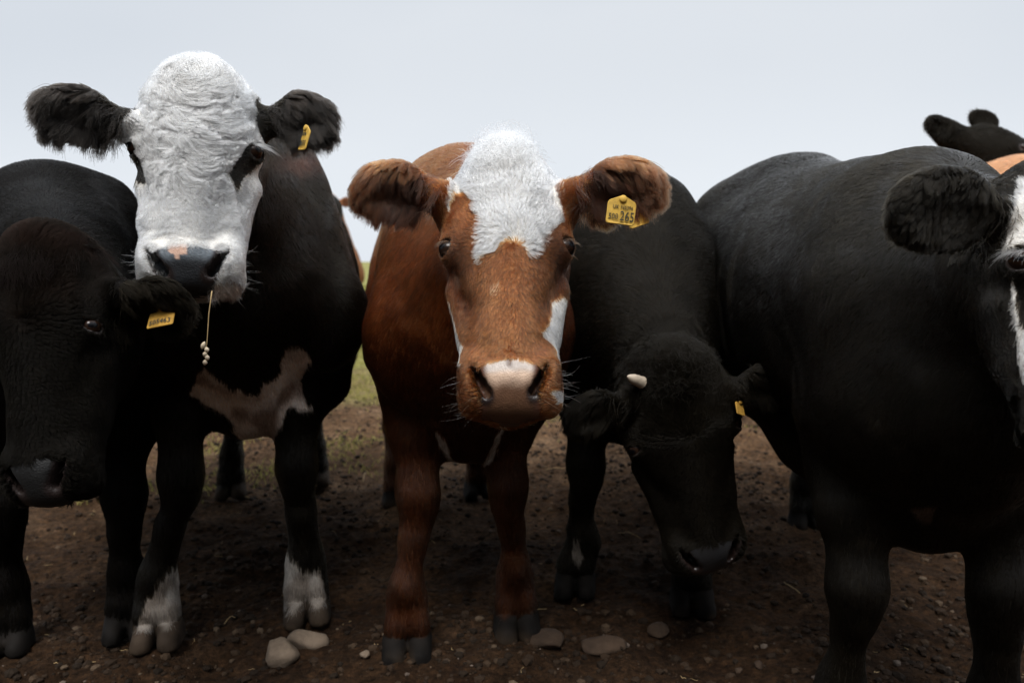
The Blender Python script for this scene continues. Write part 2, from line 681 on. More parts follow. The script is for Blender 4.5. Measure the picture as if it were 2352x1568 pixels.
    def hoof(s, ft, fe, A):
        G = s.G
        s.feet.append(ft)
        for q in (-1, 1):
            G.cap(fe + s.r * q * .016 + np.array([0, 0, -.02]), ft + s.r * q * .022 - s.f * .020 + np.array([0, 0, .075]), .031, .033, .02)
            G.cap(ft + s.r * q * .0275 - s.f * .02 + np.array([0, 0, .040]), ft + s.r * q * .029 + s.f * .034 + np.array([0, 0, .020]), .031, .023, .004)
            G.cap(ft + s.r * q * .029 - s.f * .025 + np.array([0, 0, .012]), ft + s.r * q * .031 + s.f * .030 + np.array([0, 0, .006]), .031, .027, .004)
            G.cap(fe + s.r * q * .022 - s.f * .045 + np.array([0, 0, -.02]), fe + s.r * q * .022 - s.f * .052 + np.array([0, 0, -.045]), .011, .009, .008)

    def head_field(s):
        G, c = s.G, s.s
        A = np.stack([s.U, s.V, s.W])
        lwf = lambda v: 1 + (s.lw - 1) * float(sstep(.15, .33, v))
        def e(u, v, w, r, k=.03, sub=False):
            u = u * lwf(v)
            r = (r[0] * lwf(v), r[1], r[2])
            G.ell(s.h(u, v, w), np.array(r) * c * np.array([s.hw, 1, 1]), A, k * c, sub)
        def cp(p, q, ra, rb, k=.025, sub=False, sq=None):
            p = (p[0] * lwf(p[1]), p[1], p[2])
            q = (q[0] * lwf(q[1]), q[1], q[2])
            G.cap(s.h(*p), s.h(*q), ra * c, rb * c, k * c, sub, sq)
        e(0, .115, -.10, (.098, .135, .10))
        e(0, -.002 + s.pollz, -.070, (.058, .050, .060), .045)
        e(0, .15, -.052, (.092, .15, .052), .03)
        e(0, .06, -.056, (.066, .075, .052), .04)
        for d in (-1, 1):
            e(d * .066, .062, -.098, (.042, .055, .050), .03)
        cp((0, .16, -.10), (0, .40, -.086), .098, .070, .03, sq=None)
        if s.lw > 1.02:
            for d in (-1, 1):
                cp((d * .035, .22, -.10), (d * .030, .40, -.086), .066, .052, .03)
        for d in (-1, 1):
            e(d * .040, .36, -.085, (.042, .08, .050), .03)
        cp((0, .15, -.052), (0, .42, -.036), .050, .040, .03)
        for d in (-1, 1):
            e(d * .086, .160, -.076, (.029, .048, .042), .03)
            cp((d * .076, .128, -.042), (d * .098, .146, -.062), .018, .014, .02)      # brow
            cp((d * .058, .15, -.165), (d * .042, .33, -.125), .058, .040, .03)          # jaw
            cp((d * .088, .24, -.10), (d * .062, .33, -.088), .022, .022, .03)          # cheek ridge
            e(d * .058, .432, -.050, (.022, .040, .032), .04)                            # nostril wing
            e(d * .052, .465, -.078, (.030, .028, .036), .025)                            # lip corner
        e(0, .443, -.066, (.076, .050, .062), .025)
        e(0, .468, -.066, (.058, .030, .046), .02)
        e(0, .462, -.112, (.050, .036, .042), .02)                                        # lower lip and chin
        # mouth line
        e(0, .492, -.090, (.066, .0045, .040), .006, True)
        # eyes
        s.eyes = []
        for d in (-1, 1):
            E0 = s.h(d * .098, .173, -.056)
            n = unit(d * .74 * s.U + .05 * s.V + .67 * s.W)
            s.eyes.append((E0, n, d))
            G.ell(E0, np.full(3, .0255 * c), None, .010 * c)
            ax2 = unit(s.V - n * (s.V @ n))
            ax1 = unit(np.cross(n, ax2))
            tl = unit(ax1 * .94 + ax2 * .34 * d)
            t2 = np.cross(n, tl)
            G.ell(E0 + n * .021 * c, np.array([.0215, .0165 * s.lid, .028]) * c, np.stack([tl, t2, n]), .004 * c, True)
            # tear groove ahead of the eye
            G.cap(s.h(d * .094, .225, -.040), s.h(d * .082, .275, -.034), .006 * c, .004 * c, .012 * c, True)
        # nostrils
        for d in (-1, 1):
            for (u, v, w, r) in ((.0550, .422, -.004, .0070), (.0500, .436, -.002, .0095), (.0430, .451, -.002, .0115), (.0350, .465, -.006, .0105)):
                cp((d * u, v, w + .010), (d * u * 1.05, v - .004, w - .045), r, r * .8, .006, True)
        # ears
        for (bs, tp, nrm, wd) in s.ears:
            ax = unit(tp - bs)
            L = np.linalg.norm(tp - bs)
            nn = unit(np.asarray(nrm) - ax * (np.asarray(nrm) @ ax))
            sd = np.cross(ax, nn)
            AA = np.stack([ax, sd, nn])
            root = s.h((1 if (bs - s.poll) @ s.U > 0 else -1) * .075, .095, -.115)
            G.cap(root, bs + ax * L * .12, .042 * c, .026 * c, .03 * c)
            G.cap(bs, bs + ax * L * .45, .024 * c, .020 * c, .02 * c, sq=(nn, .7))
            G.ell(bs + ax * L * .58 - nn * .004, (L * .43, wd, .021 * c), AA, .012)
            G.ell(bs + ax * L * .54 + nn * .019 * c, (L * .36, wd * .74, .016 * c), AA, .008, True)

    # -------------------------------------------------------------- surface attributes
    def ear_info(s, P):
        """0..1 along the ear (else -1), inner-side flag, tip direction, index"""
        best = np.full(len(P), -1.0)
        inner = np.zeros(len(P))
        ax_ = np.zeros((len(P), 3))
        for (bs, tp, nrm, wd) in s.ears:
            ax = unit(tp - bs)
            L = np.linalg.norm(tp - bs)
            nn = unit(np.asarray(nrm) - ax * (np.asarray(nrm) @ ax))
            sd = np.cross(ax, nn)
            q = P - bs
            t = (q @ ax) / L
            m = (t > 0.08) & (t < 1.1) & (np.abs(q @ sd) < wd * 1.25) & (np.abs(q @ nn) < .05)
            best[m] = np.clip(t[m], 0, 1)
            inner[m] = (np.abs((q @ sd)[m]) < wd * .72) & ((q @ nn)[m] > -.012)
            ax_[m] = ax
        return best, inner, ax_

    def comb(s, P, N):
        n = len(P)
        u, v, w = s.hc(P)
        D = np.tile(-s.f * .75, (n, 1)) + np.array([0, 0, -.55])
        # legs: straight down
        lg = sstep(.62, .45, P[:, 2])[:, None]
        D = D * (1 - lg) + np.array([0, 0, -1.0]) * lg
        # neck
        far = np.linalg.norm(P - s.poll, axis=1)
        nk = sstep(.65, .25, far)[:, None]
        D = D * (1 - nk) + (unit(s.b(0, .1, s.hh - .3) - s.poll) * .8 + np.array([0, 0, -.5])) * nk
        face = s.face_mask(P)
        wv, wu = s.whorl
        # hair radiates from a line (whorl) in the middle of the forehead
        up = sstep(wv + .02, wv - .05, v)
        du = np.tanh((u - wu) / .03)
        A = (s.U * (du * .75)[:, None] + s.V * (1.0 - 2.0 * up)[:, None] * .8)
        A = A - (s.U * np.sign(u)[:, None] * .0)
        low = sstep(.36, .42, v)
        A = A + s.V * (-.9 * low)[:, None] * .5
        D = D * (1 - face[:, None]) + A * face[:, None]
        return D

    def face_mask(s, P):
        u, v, w = s.hc(P)
        m = sstep(-.17, -.11, w) * sstep(-.09, -.05, v) * (np.abs(u) < .15) * (v < .55)
        return m * (w < .12)

    def leather(s, P):
        """bare nose leather, 0..1"""
        u, v, w = s.hc(P)
        half = np.interp(v, [.40, .418, .43, .465, .48, .50, .52], [.0, .045, .064, .050, .046, .05, .0])
        half = half * np.where(v < .47, s.padw, 1)
        m = sstep(.006, -.006, np.abs(u) - half) * sstep(.408, .417, v) * (w > -.096) * (w < .05)
        return m

    def bare(s, P):
        m = s.leather(P)
        for (E0, n, d) in s.eyes:
            q = P - E0
            dist = np.linalg.norm(q, axis=1)
            m = np.maximum(m, sstep(.026 * s.s, .022 * s.s, dist))
            # inside of the opening and its rim
        ft = np.zeros(len(P))
        for f in s.feet:
            q = P - f
            ft = np.maximum(ft, (np.hypot(q[:, 0], q[:, 1]) < .13) * sstep(s.hoofz, s.hoofz - .01, P[:, 2] + .30 * (q @ s.f) + .006 * vnoise(P, 50, 13)))
        s._hoofm = ft
        return np.maximum(m, ft)

    def build(s):
        s.build_field()
        V, F = s.G.mesh()
        del s.G
        base = np.array([s.Fp[0], s.Fp[1], 0.0])
        # gentle muscle and skin unevenness
        root = empty('cow', tuple(base))
        tag(root, s.label, 'cow', s.group)
        V = V + 0.0
        n3 = vnoise(V, 9, 3) * .004 + vnoise(V, 22, 5) * .0018
        u, v, w = s.hc(V)
        nf = sstep(.15, .35, np.linalg.norm(V - s.poll, axis=1))
        # normals from faces
        a, b_, c_, d_ = (V[F[:, k]] for k in range(4))
        fn = np.cross(c_ - a, d_ - b_)
        N = np.zeros_like(V)
        for k in range(4):
            for j in range(3):
                N[:, j] += np.bincount(F[:, k], fn[:, j], len(V))
        N = unit(N)
        if (N * (V - V.mean(0))).sum() < 0:
            F = F[:, ::-1]
            N = -N
        amp = n3 * (.15 + nf)
        if getattr(s, 'folds', None):
            amp = amp + s.folds(s, V) * nf * sstep(.25, .5, np.linalg.norm(V - s.h(0, .3, -.1), axis=1))
        V = V + N * amp[:, None]
        col, gl = s.skin_color(V, N)
        body = mesh_obj('body', V - base, F, M_SKIN, root)
        set_col(body.data, 'col', col)
        at = body.data.attributes.new('wet', 'FLOAT', 'POINT')
        at.data.foreach_set('value', gl.astype(np.float32))
        s.root, s.base = root, base
        s.MV, s.MF, s.MN = V, F, N
        s.make_eyes()
        s.make_fur()
        if s.lashes:
            s.make_lashes()
        if s.whisk:
            s.make_whiskers()
        print('cow', len(V), 'verts')
        return s

    def skin_color(s, P, N):
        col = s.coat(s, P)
        col = col * .85
        gl = np.zeros(len(P))
        lm = s.leather(P)
        lc = s.nose_color(s, P)
        col = col * (1 - lm[:, None]) + lc * lm[:, None]
        gl = np.maximum(gl, lm * s.nosewet)
        for (E0, n, d) in s.eyes:
            dist = np.linalg.norm(P - E0, axis=1)
            m = sstep(.0285 * s.s, .024 * s.s, dist)
            col = col * (1 - m[:, None]) + np.array(s.rim) * m[:, None]
            gl = np.maximum(gl, m * .7)
        s.bare(P)
        hm = s._hoofm
        hcf = .4 * np.array(s.hoofcol) * (1 + .5 * vnoise(P, 40, 11))[:, None] + np.array([.03, .02, .012]) * (sstep(.0, .6, vnoise(P, 25, 12)) * sstep(.05, .0, P[:, 2]))[:, None]
        col = col * (1 - hm[:, None]) + hcf * hm[:, None]
        gl = np.maximum(gl, hm * .10)
        # nostril insides are dark flesh
        for d in (-1, 1):
            for (u, v) in ((.055, .422), (.050, .436), (.043, .451), (.035, .465)):
                q = np.linalg.norm(P - s.h(d * u, v, -.028), axis=1)
                m = sstep(.024, .016, q)[:, None]
                col = col * (1 - m) + np.array([.012, .007, .006]) * m
        return np.clip(col, 0.002, .9), np.clip(gl, 0, 1)

    def make_eyes(s):
        for (E0, n, d) in s.eyes:
            r = .0218 * s.s
            dk = s.eyedark
            nu, nv = 40, 28
            ax2 = unit(s.V - n * (s.V @ n))
            ax1 = np.cross(n, ax2)
            V, C, F = [], [], []
            for j in range(nv + 1):
                th = math.pi * j / nv
                for i in range(nu):
                    ph = 2 * math.pi * i / nu
                    dx, dy, dz = math.sin(th) * math.cos(ph), math.sin(th) * math.sin(ph), math.cos(th)
                    bulge = 1 + .10 * max(0, dz - .75) / .25
                    V.append(E0 + (ax1 * dx + ax2 * dy + n * dz) * r * bulge)
                    pup = math.hypot(dx / .42, dy / .22)
                    rr = math.hypot(dx, dy)
                    if dz < 0:
                        C.append((.4 * dk, .33 * dk, .3 * dk))
                    elif pup < 1:
                        C.append((.002, .002, .003))
                    elif rr < .68:
                        C.append((.016, .008, .005))
                    else:
                        C.append((.24 * dk, .19 * dk, .17 * dk) if rr > .8 else (.03 * dk, .018 * dk, .014 * dk))
            for j in range(nv):
                for i in range(nu):
                    i2 = (i + 1) % nu
                    F.append((j * nu + i, j * nu + i2, (j + 1) * nu + i2, (j + 1) * nu + i))
            o = mesh_obj('eye', np.array(V) - s.base, np.array(F), M_EYE, s.root)
            set_col(o.data, 'col', np.array(C)) if len(o.data.vertices) == len(C) else None

    def sample(s, n, weight):
        F, V, N = s.MF, s.MV, s.MN
        tri = np.concatenate([F[:, [0, 1, 2]], F[:, [0, 2, 3]]])
        a, b_, c_ = V[tri[:, 0]], V[tri[:, 1]], V[tri[:, 2]]
        area = .5 * np.linalg.norm(np.cross(b_ - a, c_ - a), axis=1)
        wt = weight[tri].mean(1)
        p = area * wt
        p /= p.sum()
        t = rng.choice(len(tri), n, p=p)
        r1, r2 = rng.random(n), rng.random(n)
        m = r1 + r2 > 1
        r1[m], r2[m] = 1 - r1[m], 1 - r2[m]
        w0 = 1 - r1 - r2
        P = V[tri[t, 0]] * w0[:, None] + V[tri[t, 1]] * r1[:, None] + V[tri[t, 2]] * r2[:, None]
        Nn = unit(N[tri[t, 0]] * w0[:, None] + N[tri[t, 1]] * r1[:, None] + N[tri[t, 2]] * r2[:, None])
        return P, Nn

    def strands(s, name, P, N, T, L, lift, rad, col, K=5, wave=None, wf=1.5, clump=None, ccell=.01, grav=None, mat=None, droop=.6, cvar=0.0, rootc=np.ones(3)):
        n = len(P)
        T = T - N * (T * N).sum(1, keepdims=True)
        T = unit(T)
        Bn = np.cross(N, T)
        t = np.linspace(0, 1, K)[None, :, None]
        lift = np.broadcast_to(lift, (n,))[:, None, None]
        Lx = L[:, None, None]
        Q = P[:, None, :] + Lx * (T[:, None, :] * t * np.sqrt(np.maximum(1 - .5 * lift ** 2, .3)) + N[:, None, :] * lift * (t - droop * .5 * t * t))
        if wave is not None:
            ph = (vnoise(P, 28, 40) * 5 + vnoise(P, 75, 43) * 3)[:, None, None] + rng.random((n, 1, 1)) * .8
            wv = np.broadcast_to(wave, (n,))[:, None, None]
            Q = Q + wv * Bn[:, None, :] * np.sin(2 * math.pi * wf * t + ph) * t ** .6 * Lx
            Q = Q + wv * .55 * N[:, None, :] * (1 + np.cos(2 * math.pi * wf * t + ph)) * .5 * t * Lx
        if grav is not None:
            Q = Q + Lx * np.broadcast_to(grav, (n,))[:, None, None] * np.array([0, 0, -1.0]) * t * t
        if clump is not None:
            qq = P + vnoise3(P, .8 / ccell, 60) * ccell * .6
            cell = np.floor(qq / ccell).astype(np.int64)
            key = (cell[:, 0] * 73856093) ^ (cell[:, 1] * 19349663) ^ (cell[:, 2] * 83492791)
            _, inv = np.unique(key, return_inverse=True)
            cn = np.bincount(inv)
            tips = Q[:, -1]
            M = np.stack([np.bincount(inv, tips[:, k]) / cn for k in range(3)], 1)[inv]
            dv = M - tips
            mag = np.linalg.norm(dv, axis=1, keepdims=True)
            dv = dv * np.minimum(1, ccell * 2 / np.maximum(mag, 1e-6))
            Q = Q + dv[:, None, :] * np.broadcast_to(clump, (n,))[:, None, None] * t ** 1.3
        if clump is not None and cvar > 0:
            hv = _perm[(key ^ (key >> 11)) & 65535]
            m_ = np.exp((hv - .5) * 2 * cvar)[:, None, None]
            col = (col if col.ndim == 3 else np.repeat(col[:, None, :], K, 1)) * m_
            tt_ = np.linspace(0, 1, K)[None, :, None]
            col = np.clip(col * (rootc + (1 - rootc) * np.minimum(1, tt_ * 1.6)), .0015, .88)
        rr = rad[:, None] * (1 - .75 * np.linspace(0, 1, K)[None, :] ** 1.5)
        curves_obj(name, Q, rr, col, mat or {0: M_FUR, 1: M_FURB, 2: M_FURD, 3: M_FURS}[s.dull], s.root, s.base)

    def make_fur(s):
        V, N = s.MV, s.MN
        camp = np.array([0, 0, CAM_Z])
        tc_ = camp - V
        D = np.linalg.norm(tc_, axis=1)
        fc = (N * tc_).sum(1) / D
        x, y = proj(V)
        vis = ((x > -180) & (x < 2532) & (y > -150) & (y < 1700)).astype(float)
        bare = s.bare(V)
        ear, inner, eax = s.ear_info(V)
        face = s.face_mask(V)
        hd = sstep(.75, .45, np.linalg.norm(V - s.h(0, .25, -.08), axis=1))
        wt = np.clip(fc + .4, .06, 1) * np.clip(1.4 / D, .1, 1.2) ** 1.6 * (.04 + .96 * vis) * (1 - bare) ** 2
        # face and neck/body coats are generated apart so that lengths and stroke widths fit
        isear = (ear >= 0) & (face < .5)
        def jitter(P, T, amt, seed, sc=40):
            return T + vnoise3(P, sc, seed) * amt + rng.normal(0, .18, T.shape) * amt
        # ---- body
        n = s.nbody
        if n:
            P, Nn = s.sample(n, wt * (1 - face * .9) * (1 - isear * .8))
            T = jitter(P, s.comb(P, Nn), .09, 81, 14)
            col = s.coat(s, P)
            col = col * np.exp(rng.normal(0, .22, n))[:, None] * (1 + .12 * vnoise(P, 30, 17))[:, None]
            L = s.blen_hair * (1 + .25 * rng.random(n))
            d_ = np.linalg.norm(P - camp, axis=1)
            rad = np.clip(.00030 * d_, .0004, .0014) * (1 + .3 * rng.random(n))
            s.strands('short_coat', P, Nn, T, L, .10, rad, np.clip(col, .002, .88), K=5, clump=.28, ccell=.012, wave=.03, cvar=s.bcvar)
        # ---- face
        n = s.nface
        if n:
            P, Nn = s.sample(n, wt * face * (1 - isear) + 1e-12)
            u, v, w = s.hc(P)
            T = jitter(P, s.comb(P, Nn), s.fjit, 91, 45)
            col = s.coat(s, P)
            col = col * np.exp(rng.normal(0, s.fvar, n))[:, None] * (1 + .10 * vnoise(P, 70, 19))[:, None]
            tip = np.clip(col * 1.12, 0, .88)
            L, lift, wave, cl = s.face_hair(s, P, u, v)
            rad = np.full(n, s.frad) * (1 + .4 * rng.random(n))
            K = 7
            tt = np.linspace(0, 1, K)[None, :, None]
            c3 = np.clip(col, .002, .88)[:, None, :] * (1 - tt) + tip[:, None, :] * tt
            L = L * (1 - .6 * sstep(.075, .105, np.abs(u)))
            lift = lift * (1 - .6 * sstep(.07, .10, np.abs(u)))
            s.strands('face_hair', P, Nn, T, L, lift, rad, c3, K=K, wave=wave, wf=s.wf, clump=cl, ccell=s.fcell, cvar=s.cvar, rootc=np.array(s.rootc))
        # ---- ears
        n = s.near
        if n:
            P, Nn = s.sample(n, (ear > .02) * (.5 + .5 * wt / max(wt.max(), 1e-6)) * (1 - face * .95) + 1e-12)
            e, inn, ax = s.ear_info(P)
            T = ax * (.75 - .5 * inn)[:, None] + np.array([0, 0, -.45]) + jitter(P, 0 * P, .45, 101, 40)
            T = T + (P - s.poll) * .3
            col = s.ear_coat(s, P, inn, e)
            col = col * np.exp(rng.normal(0, .2, n))[:, None]
            L = s.earlen * (.5 + .8 * rng.random(n)) * (1 + .5 * inn)
            rad = np.full(n, .00035) * (1 + .3 * rng.random(n))
            s.strands('ear_hair', P, Nn, T, L, .38, rad, np.clip(col, .002, .88), K=6, wave=.10, wf=.8, clump=.6, ccell=.012, grav=.22, cvar=.35)
        # ---- extra tufts
        for i, tf in enumerate(s.tufts):
            n = tf['n']
            u, v, w = s.hc(V)
            uu, vv = tf['uv']
            msk = sstep(1.0, .6, np.hypot((u - uu) / tf['ru'], (v - vv) / tf['rv'])) * (w > -.16)
            if 'at' in tf:
                msk = sstep(1.0, .5, np.linalg.norm(V - tf['at'], axis=1) / tf['ra'])
            P, Nn = s.sample(n, msk + 1e-12)
            T = tf['dir'](s, P) + rng.normal(0, tf.get('jit', .3), P.shape) + vnoise3(P, 30, 120 + i) * .5
            col = np.tile(tf['col'], (n, 1)) * np.exp(rng.normal(0, .12, n))[:, None]
            L = tf['len'] * (.5 + .7 * rng.random(n))
            rad = np.full(n, tf.get('rad', .0003))
            s.strands(tf.get('name', 'forelock'), P, Nn, T, L, tf.get('lift', .7), rad, np.clip(col, .002, .88), K=8, wave=.08, wf=1.0,
                      clump=tf.get('clump', .6), ccell=tf.get('cell', .016), grav=tf.get('grav', .3), droop=1.0, cvar=.10, rootc=np.array(s.rootc))

    def make_lashes(s):
        for (E0, n, d) in s.eyes:
            m = s.lashes['n']
            ax2 = unit(s.V - n * (s.V @ n))
            ax1 = unit(s.U * d - n * ((s.U * d) @ n))
            a = rng.uniform(-1.0, .9, m)
            root = E0 + s.s * (n * .017)[None] + s.s * .021 * (ax1[None] * np.sin(a)[:, None] * .9 - ax2[None] * (np.cos(a) * .62)[:, None])
            K = 6
            t = np.linspace(0, 1, K)[None, :, None]
            dirv = unit(n[None] * .75 + ax1[None] * (np.sin(a) * .5)[:, None] + ax1[None] * .35 + rng.normal(0, .12, (m, 3)))
            L = (s.lashes['len'] * rng.uniform(.6, 1.1, m))[:, None, None]
            Q = root[:, None] + L * (dirv[:, None] * t + np.array([0, 0, -1.0]) * .45 * t * t)
            rad = np.full((m, 1), .00035) * (1 - .8 * t[:, :, 0])
            col = np.tile(np.array(s.lashes['col']), (m, 1)) * np.exp(rng.normal(0, .15, m))[:, None]
            curves_obj('eyelashes', Q, np.broadcast_to(rad, (m, K)), np.clip(col, .002, .9), M_FURW, s.root, s.base)

    def make_whiskers(s):
        m = s.whisk
        P, Nn, = s.sample(m * 5, (lambda u, v, w: (np.abs(u) > .045) * (v > .40) * (v < .5) * (w > -.13) * 1.0)(*s.hc(s.MV)) * (1 - s.leather(s.MV)) + 1e-12)
        P, Nn = P[:m], Nn[:m]
        K = 7
        t = np.linspace(0, 1, K)[None, :, None]
        dirv = unit(Nn + s.U * (np.sign((P - s.poll) @ s.U) * 1.1)[:, None] + rng.normal(0, .28, (m, 3)) + s.V * .2)
        L = rng.uniform(.012, .040, m)[:, None, None]
        Q = P[:, None] + L * (dirv[:, None] * t + rng.normal(0, .22, (m, 1, 3)) * t * t)
        rad = np.full((m, 1), .00022) * (1 - .75 * t[:, :, 0])
        col = np.tile(np.array(s.whcol), (m, 1)) * np.exp(rng.normal(0, .25, m))[:, None]
        curves_obj('whiskers', Q, np.broadcast_to(rad, (m, K)), np.clip(col, .01, .9), M_FURW, s.root, s.base)
# ------------------------------------------------------------------ the herd
def wob(P, a=5.0, seed=200, sc=45):
    return a * vnoise(P, sc, seed), a * vnoise(P, sc, seed + 9)

def soft(P, poly, a=5.0, seed=200, strand=0.0):
    x, y = proj(P)
    dx, dy = wob(P, a, seed)
    ddx, ddy = wob(P, a * .5, seed + 31, 140)
    return inpoly(x + dx + ddx, y + dy + ddy, poly)

def paint(col, m, c):
    col[m] = c
    return col

def ribs(s, V):
    q = V - s.Fp
    b = -(q @ s.f)
    z = V[:, 2]
    win = sstep(.22 * s.blen, .38 * s.blen, b) * sstep(.92 * s.blen, .72 * s.blen, b) * sstep(s.hh - .85, s.hh - .60, z) * sstep(s.hh - .05, s.hh - .2, z)
    ph = (b + .30 * (s.hh - z)) / .085 + 1.3 * vnoise(V, 3, 330)
    return win * .0042 * np.sin(2 * math.pi * ph) * (.6 + .5 * vnoise(V, 4, 331)) + .010 * vnoise(V, 4.2, 332) * sstep(.45, .6, z)

BASE = dict(lateral=(1, 0, 0), hw=1.0, hf=.0042, hcs=.013, hh=1.22, rh=1.22, bw=.27, F=(0, 2), B=(0, 3.2),
            front_legs=[{'foot': (-.12, 0)}, {'foot': (.12, 0)}], hind_legs=[{'foot': (-.14, .1)}, {'foot': (.14, .1)}],
            whorl=(.17, 0.0), group='cattle standing together in the field', nosewet=.8, rim=(.02, .014, .012), hoofcol=(.016, .013, .011), folds=ribs,
            nbody=90000, nface=0, near=0, tufts=[], lashes=None, whisk=0, whcol=(.6, .5, .38), blen_hair=.016, earlen=.02,
            fjit=.35, wf=1.2, fcell=.006, lw=1.0, fvar=.12, pollz=.015, nkr=1.0, padw=1.0, hoofz=.07, ls=1.0, fz=.155, dull=1, lid=1.0, eyedark=.5, bcvar=.26, frad=.0004, cvar=.25, rootc=(.7, .66, .62),
            coat=lambda s, P: np.tile(BLACK, (len(P), 1)), nose_color=lambda s, P: np.tile([.012, .012, .013], (len(P), 1)),
            ear_coat=lambda s, P, inn, e: np.tile(BLACK * 1.3, (len(P), 1)),
            face_hair=lambda s, P, u, v: (np.full(len(P), .014), .3, .03, .3))

def cow(**kw):
    c = dict(BASE)
    c.update(kw)
    return Cow(c).build()

# ---- 1. brown cow with the white forehead
BR_HI = np.array([.22, .085, .030])
BR_MD = np.array([.155, .052, .016])
BR_DK = np.array([.045, .017, .008])
W_BR = [  # white blaze, photograph pixels
    [(1062, 300), (1090, 270), (1150, 255), (1210, 265), (1240, 320), (1232, 375), (1262, 395), (1282, 440), (1292, 480), (1288, 512), (1262, 528), (1232, 558), (1226, 578),
     (1205, 572), (1190, 556), (1178, 552), (1160, 556), (1140, 566), (1128, 590), (1114, 597), (1106, 578), (1110, 540), (1112, 505), (1098, 478), (1084, 452), (1050, 446), (1035, 464),
     (1028, 488), (1026, 470), (1040, 425), (1058, 385), (1068, 350)],
    [(1290, 678), (1262, 690), (1258, 720), (1240, 762), (1262, 790), (1274, 812), (1290, 826), (1320, 800), (1320, 700)],
    [(1258, 900), (1285, 892), (1300, 930), (1272, 930)],
    [(1030, 690), (1044, 735), (1068, 790), (1066, 835), (990, 835), (990, 690)],
    [(998, 985), (1022, 1004), (1032, 1040), (1058, 1080), (1036, 1076), (1012, 1030)],
    [(1182, 962), (1160, 985), (1148, 1020), (1120, 1066), (1098, 1080), (1122, 1040), (1140, 998), (1160, 976)],
]
def coat_brown(s, P):
    x, y = proj(P)
    n = len(P)
    u, v, w = s.hc(P)
    c = np.tile(BR_MD, (n, 1))
    k = (.5 + .5 * vnoise(P, 7, 211))[:, None]
    c = c * (.8 + .45 * k)
    # paler, golden along the back and the neck; darker round the eyes and under the cheeks
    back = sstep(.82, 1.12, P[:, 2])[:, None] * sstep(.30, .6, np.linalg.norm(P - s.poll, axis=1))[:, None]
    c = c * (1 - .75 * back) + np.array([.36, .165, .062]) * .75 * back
    f = s.face_mask(P)
    nose = (sstep(.24, .34, v) * sstep(.055, .03, np.abs(u)))[:, None] * f[:, None]
    c = c * (1 - .55 * nose) + BR_HI * 1.1 * .55 * nose
    dk = np.zeros(n)
    for (uu, vv, ru, rv, a) in ((.085, .20, .035, .06, .8), (-.085, .20, .035, .06, .85), (.07, .28, .025, .05, .5), (-.07, .28, .025, .05, .5), (.085, .43, .02, .05, .5), (-.085, .43, .02, .05, .5)):
        dk = np.maximum(dk, a * np.exp(-((u - uu) / ru) ** 2 - ((v - vv) / rv) ** 2))
    dk = (dk * f)[:, None]
    c = c * (1 - dk) + BR_DK * dk
    low = sstep(.98, .5, P[:, 2])[:, None] * (1 - f)[:, None] * .85  # shade low on the body and legs painted into the coat colour
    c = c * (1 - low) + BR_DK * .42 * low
    near_head = (P[:, 1] < 1.62) & (w > -.19)
    for i, pl in enumerate(W_BR):
        m = soft(P, pl, 5 if i else 7, 220 + i) & (near_head if i < 4 else (P[:, 1] < 2.1))
        if i in (0, 1, 2, 3):
            m &= (w > -.17) & (s.ear_info(P)[0] < .1)
        c[m] = WHITE if i < 4 else WHITE * .6
    m = (np.hypot((x - 1142) / 12, (y - 655) / 16) < 1) & (rng.random(n) < .35) & near_head
    c[m] = (.45, .33, .24)
    return c

def nose_brown(s, P):
    u, v, w = s.hc(P)
    c = np.tile([.52, .37, .27], (len(P), 1))
    k = sstep(.440, .468, v + .004 * vnoise(P, 70, 232))[:, None]
    c = c * (1 - k) + np.array([.10, .050, .028]) * k
    g = (sstep(.445, .432, v + .006 * vnoise(P, 60, 230)) * .8)[:, None]
    c = c * (1 - g) + np.array([.44, .40, .37]) * g
    e = sstep(.031, .044, np.abs(u))[:, None]
    c = c * (1 - e) + np.array([.10, .045, .03]) * e
    m = (np.exp(-(u / .006) ** 2) * sstep(.436, .422, v))[:, None]
    c = c * (1 - m) + BR_DK * m
    return c * (1 + .18 * vnoise(P, 160, 231))[:, None]

def fh_brown(s, P, u, v):
    x, y = proj(P)
    wh = soft(P, W_BR[0], 5, 220)
    L = np.where(wh, .022, .0115)
    L = L + .016 * sstep(.12, .0, v)
    L = L * np.where(v > .40, .7, 1) * (.75 + .5 * rng.random(len(P)))
    wave = np.where(wh, .10, .05)
    return L, np.where(wh, .30, .30), wave, np.where(wh, .75, .6)

def ear_brown(s, P, inn, e):
    n = len(P)
    c = np.tile([.10, .040, .018], (n, 1)) * (1 + .3 * vnoise(P, 18, 240))[:, None]
    k = (inn * sstep(.9, .5, e))[:, None]
    c = c * (1 - k) + np.array([.040, .017, .010]) * k
    rim = (1 - inn)[:, None] * sstep(.3, .9, e)[:, None]
    low = sstep(0, -.05, (P - s.ears[0][0])[:, 2])[:, None] * (1 - inn)[:, None]
    r = np.clip(rim * .7 + low * .6, 0, 1)
    return c * (1 - r) + np.array([.30, .13, .055]) * r

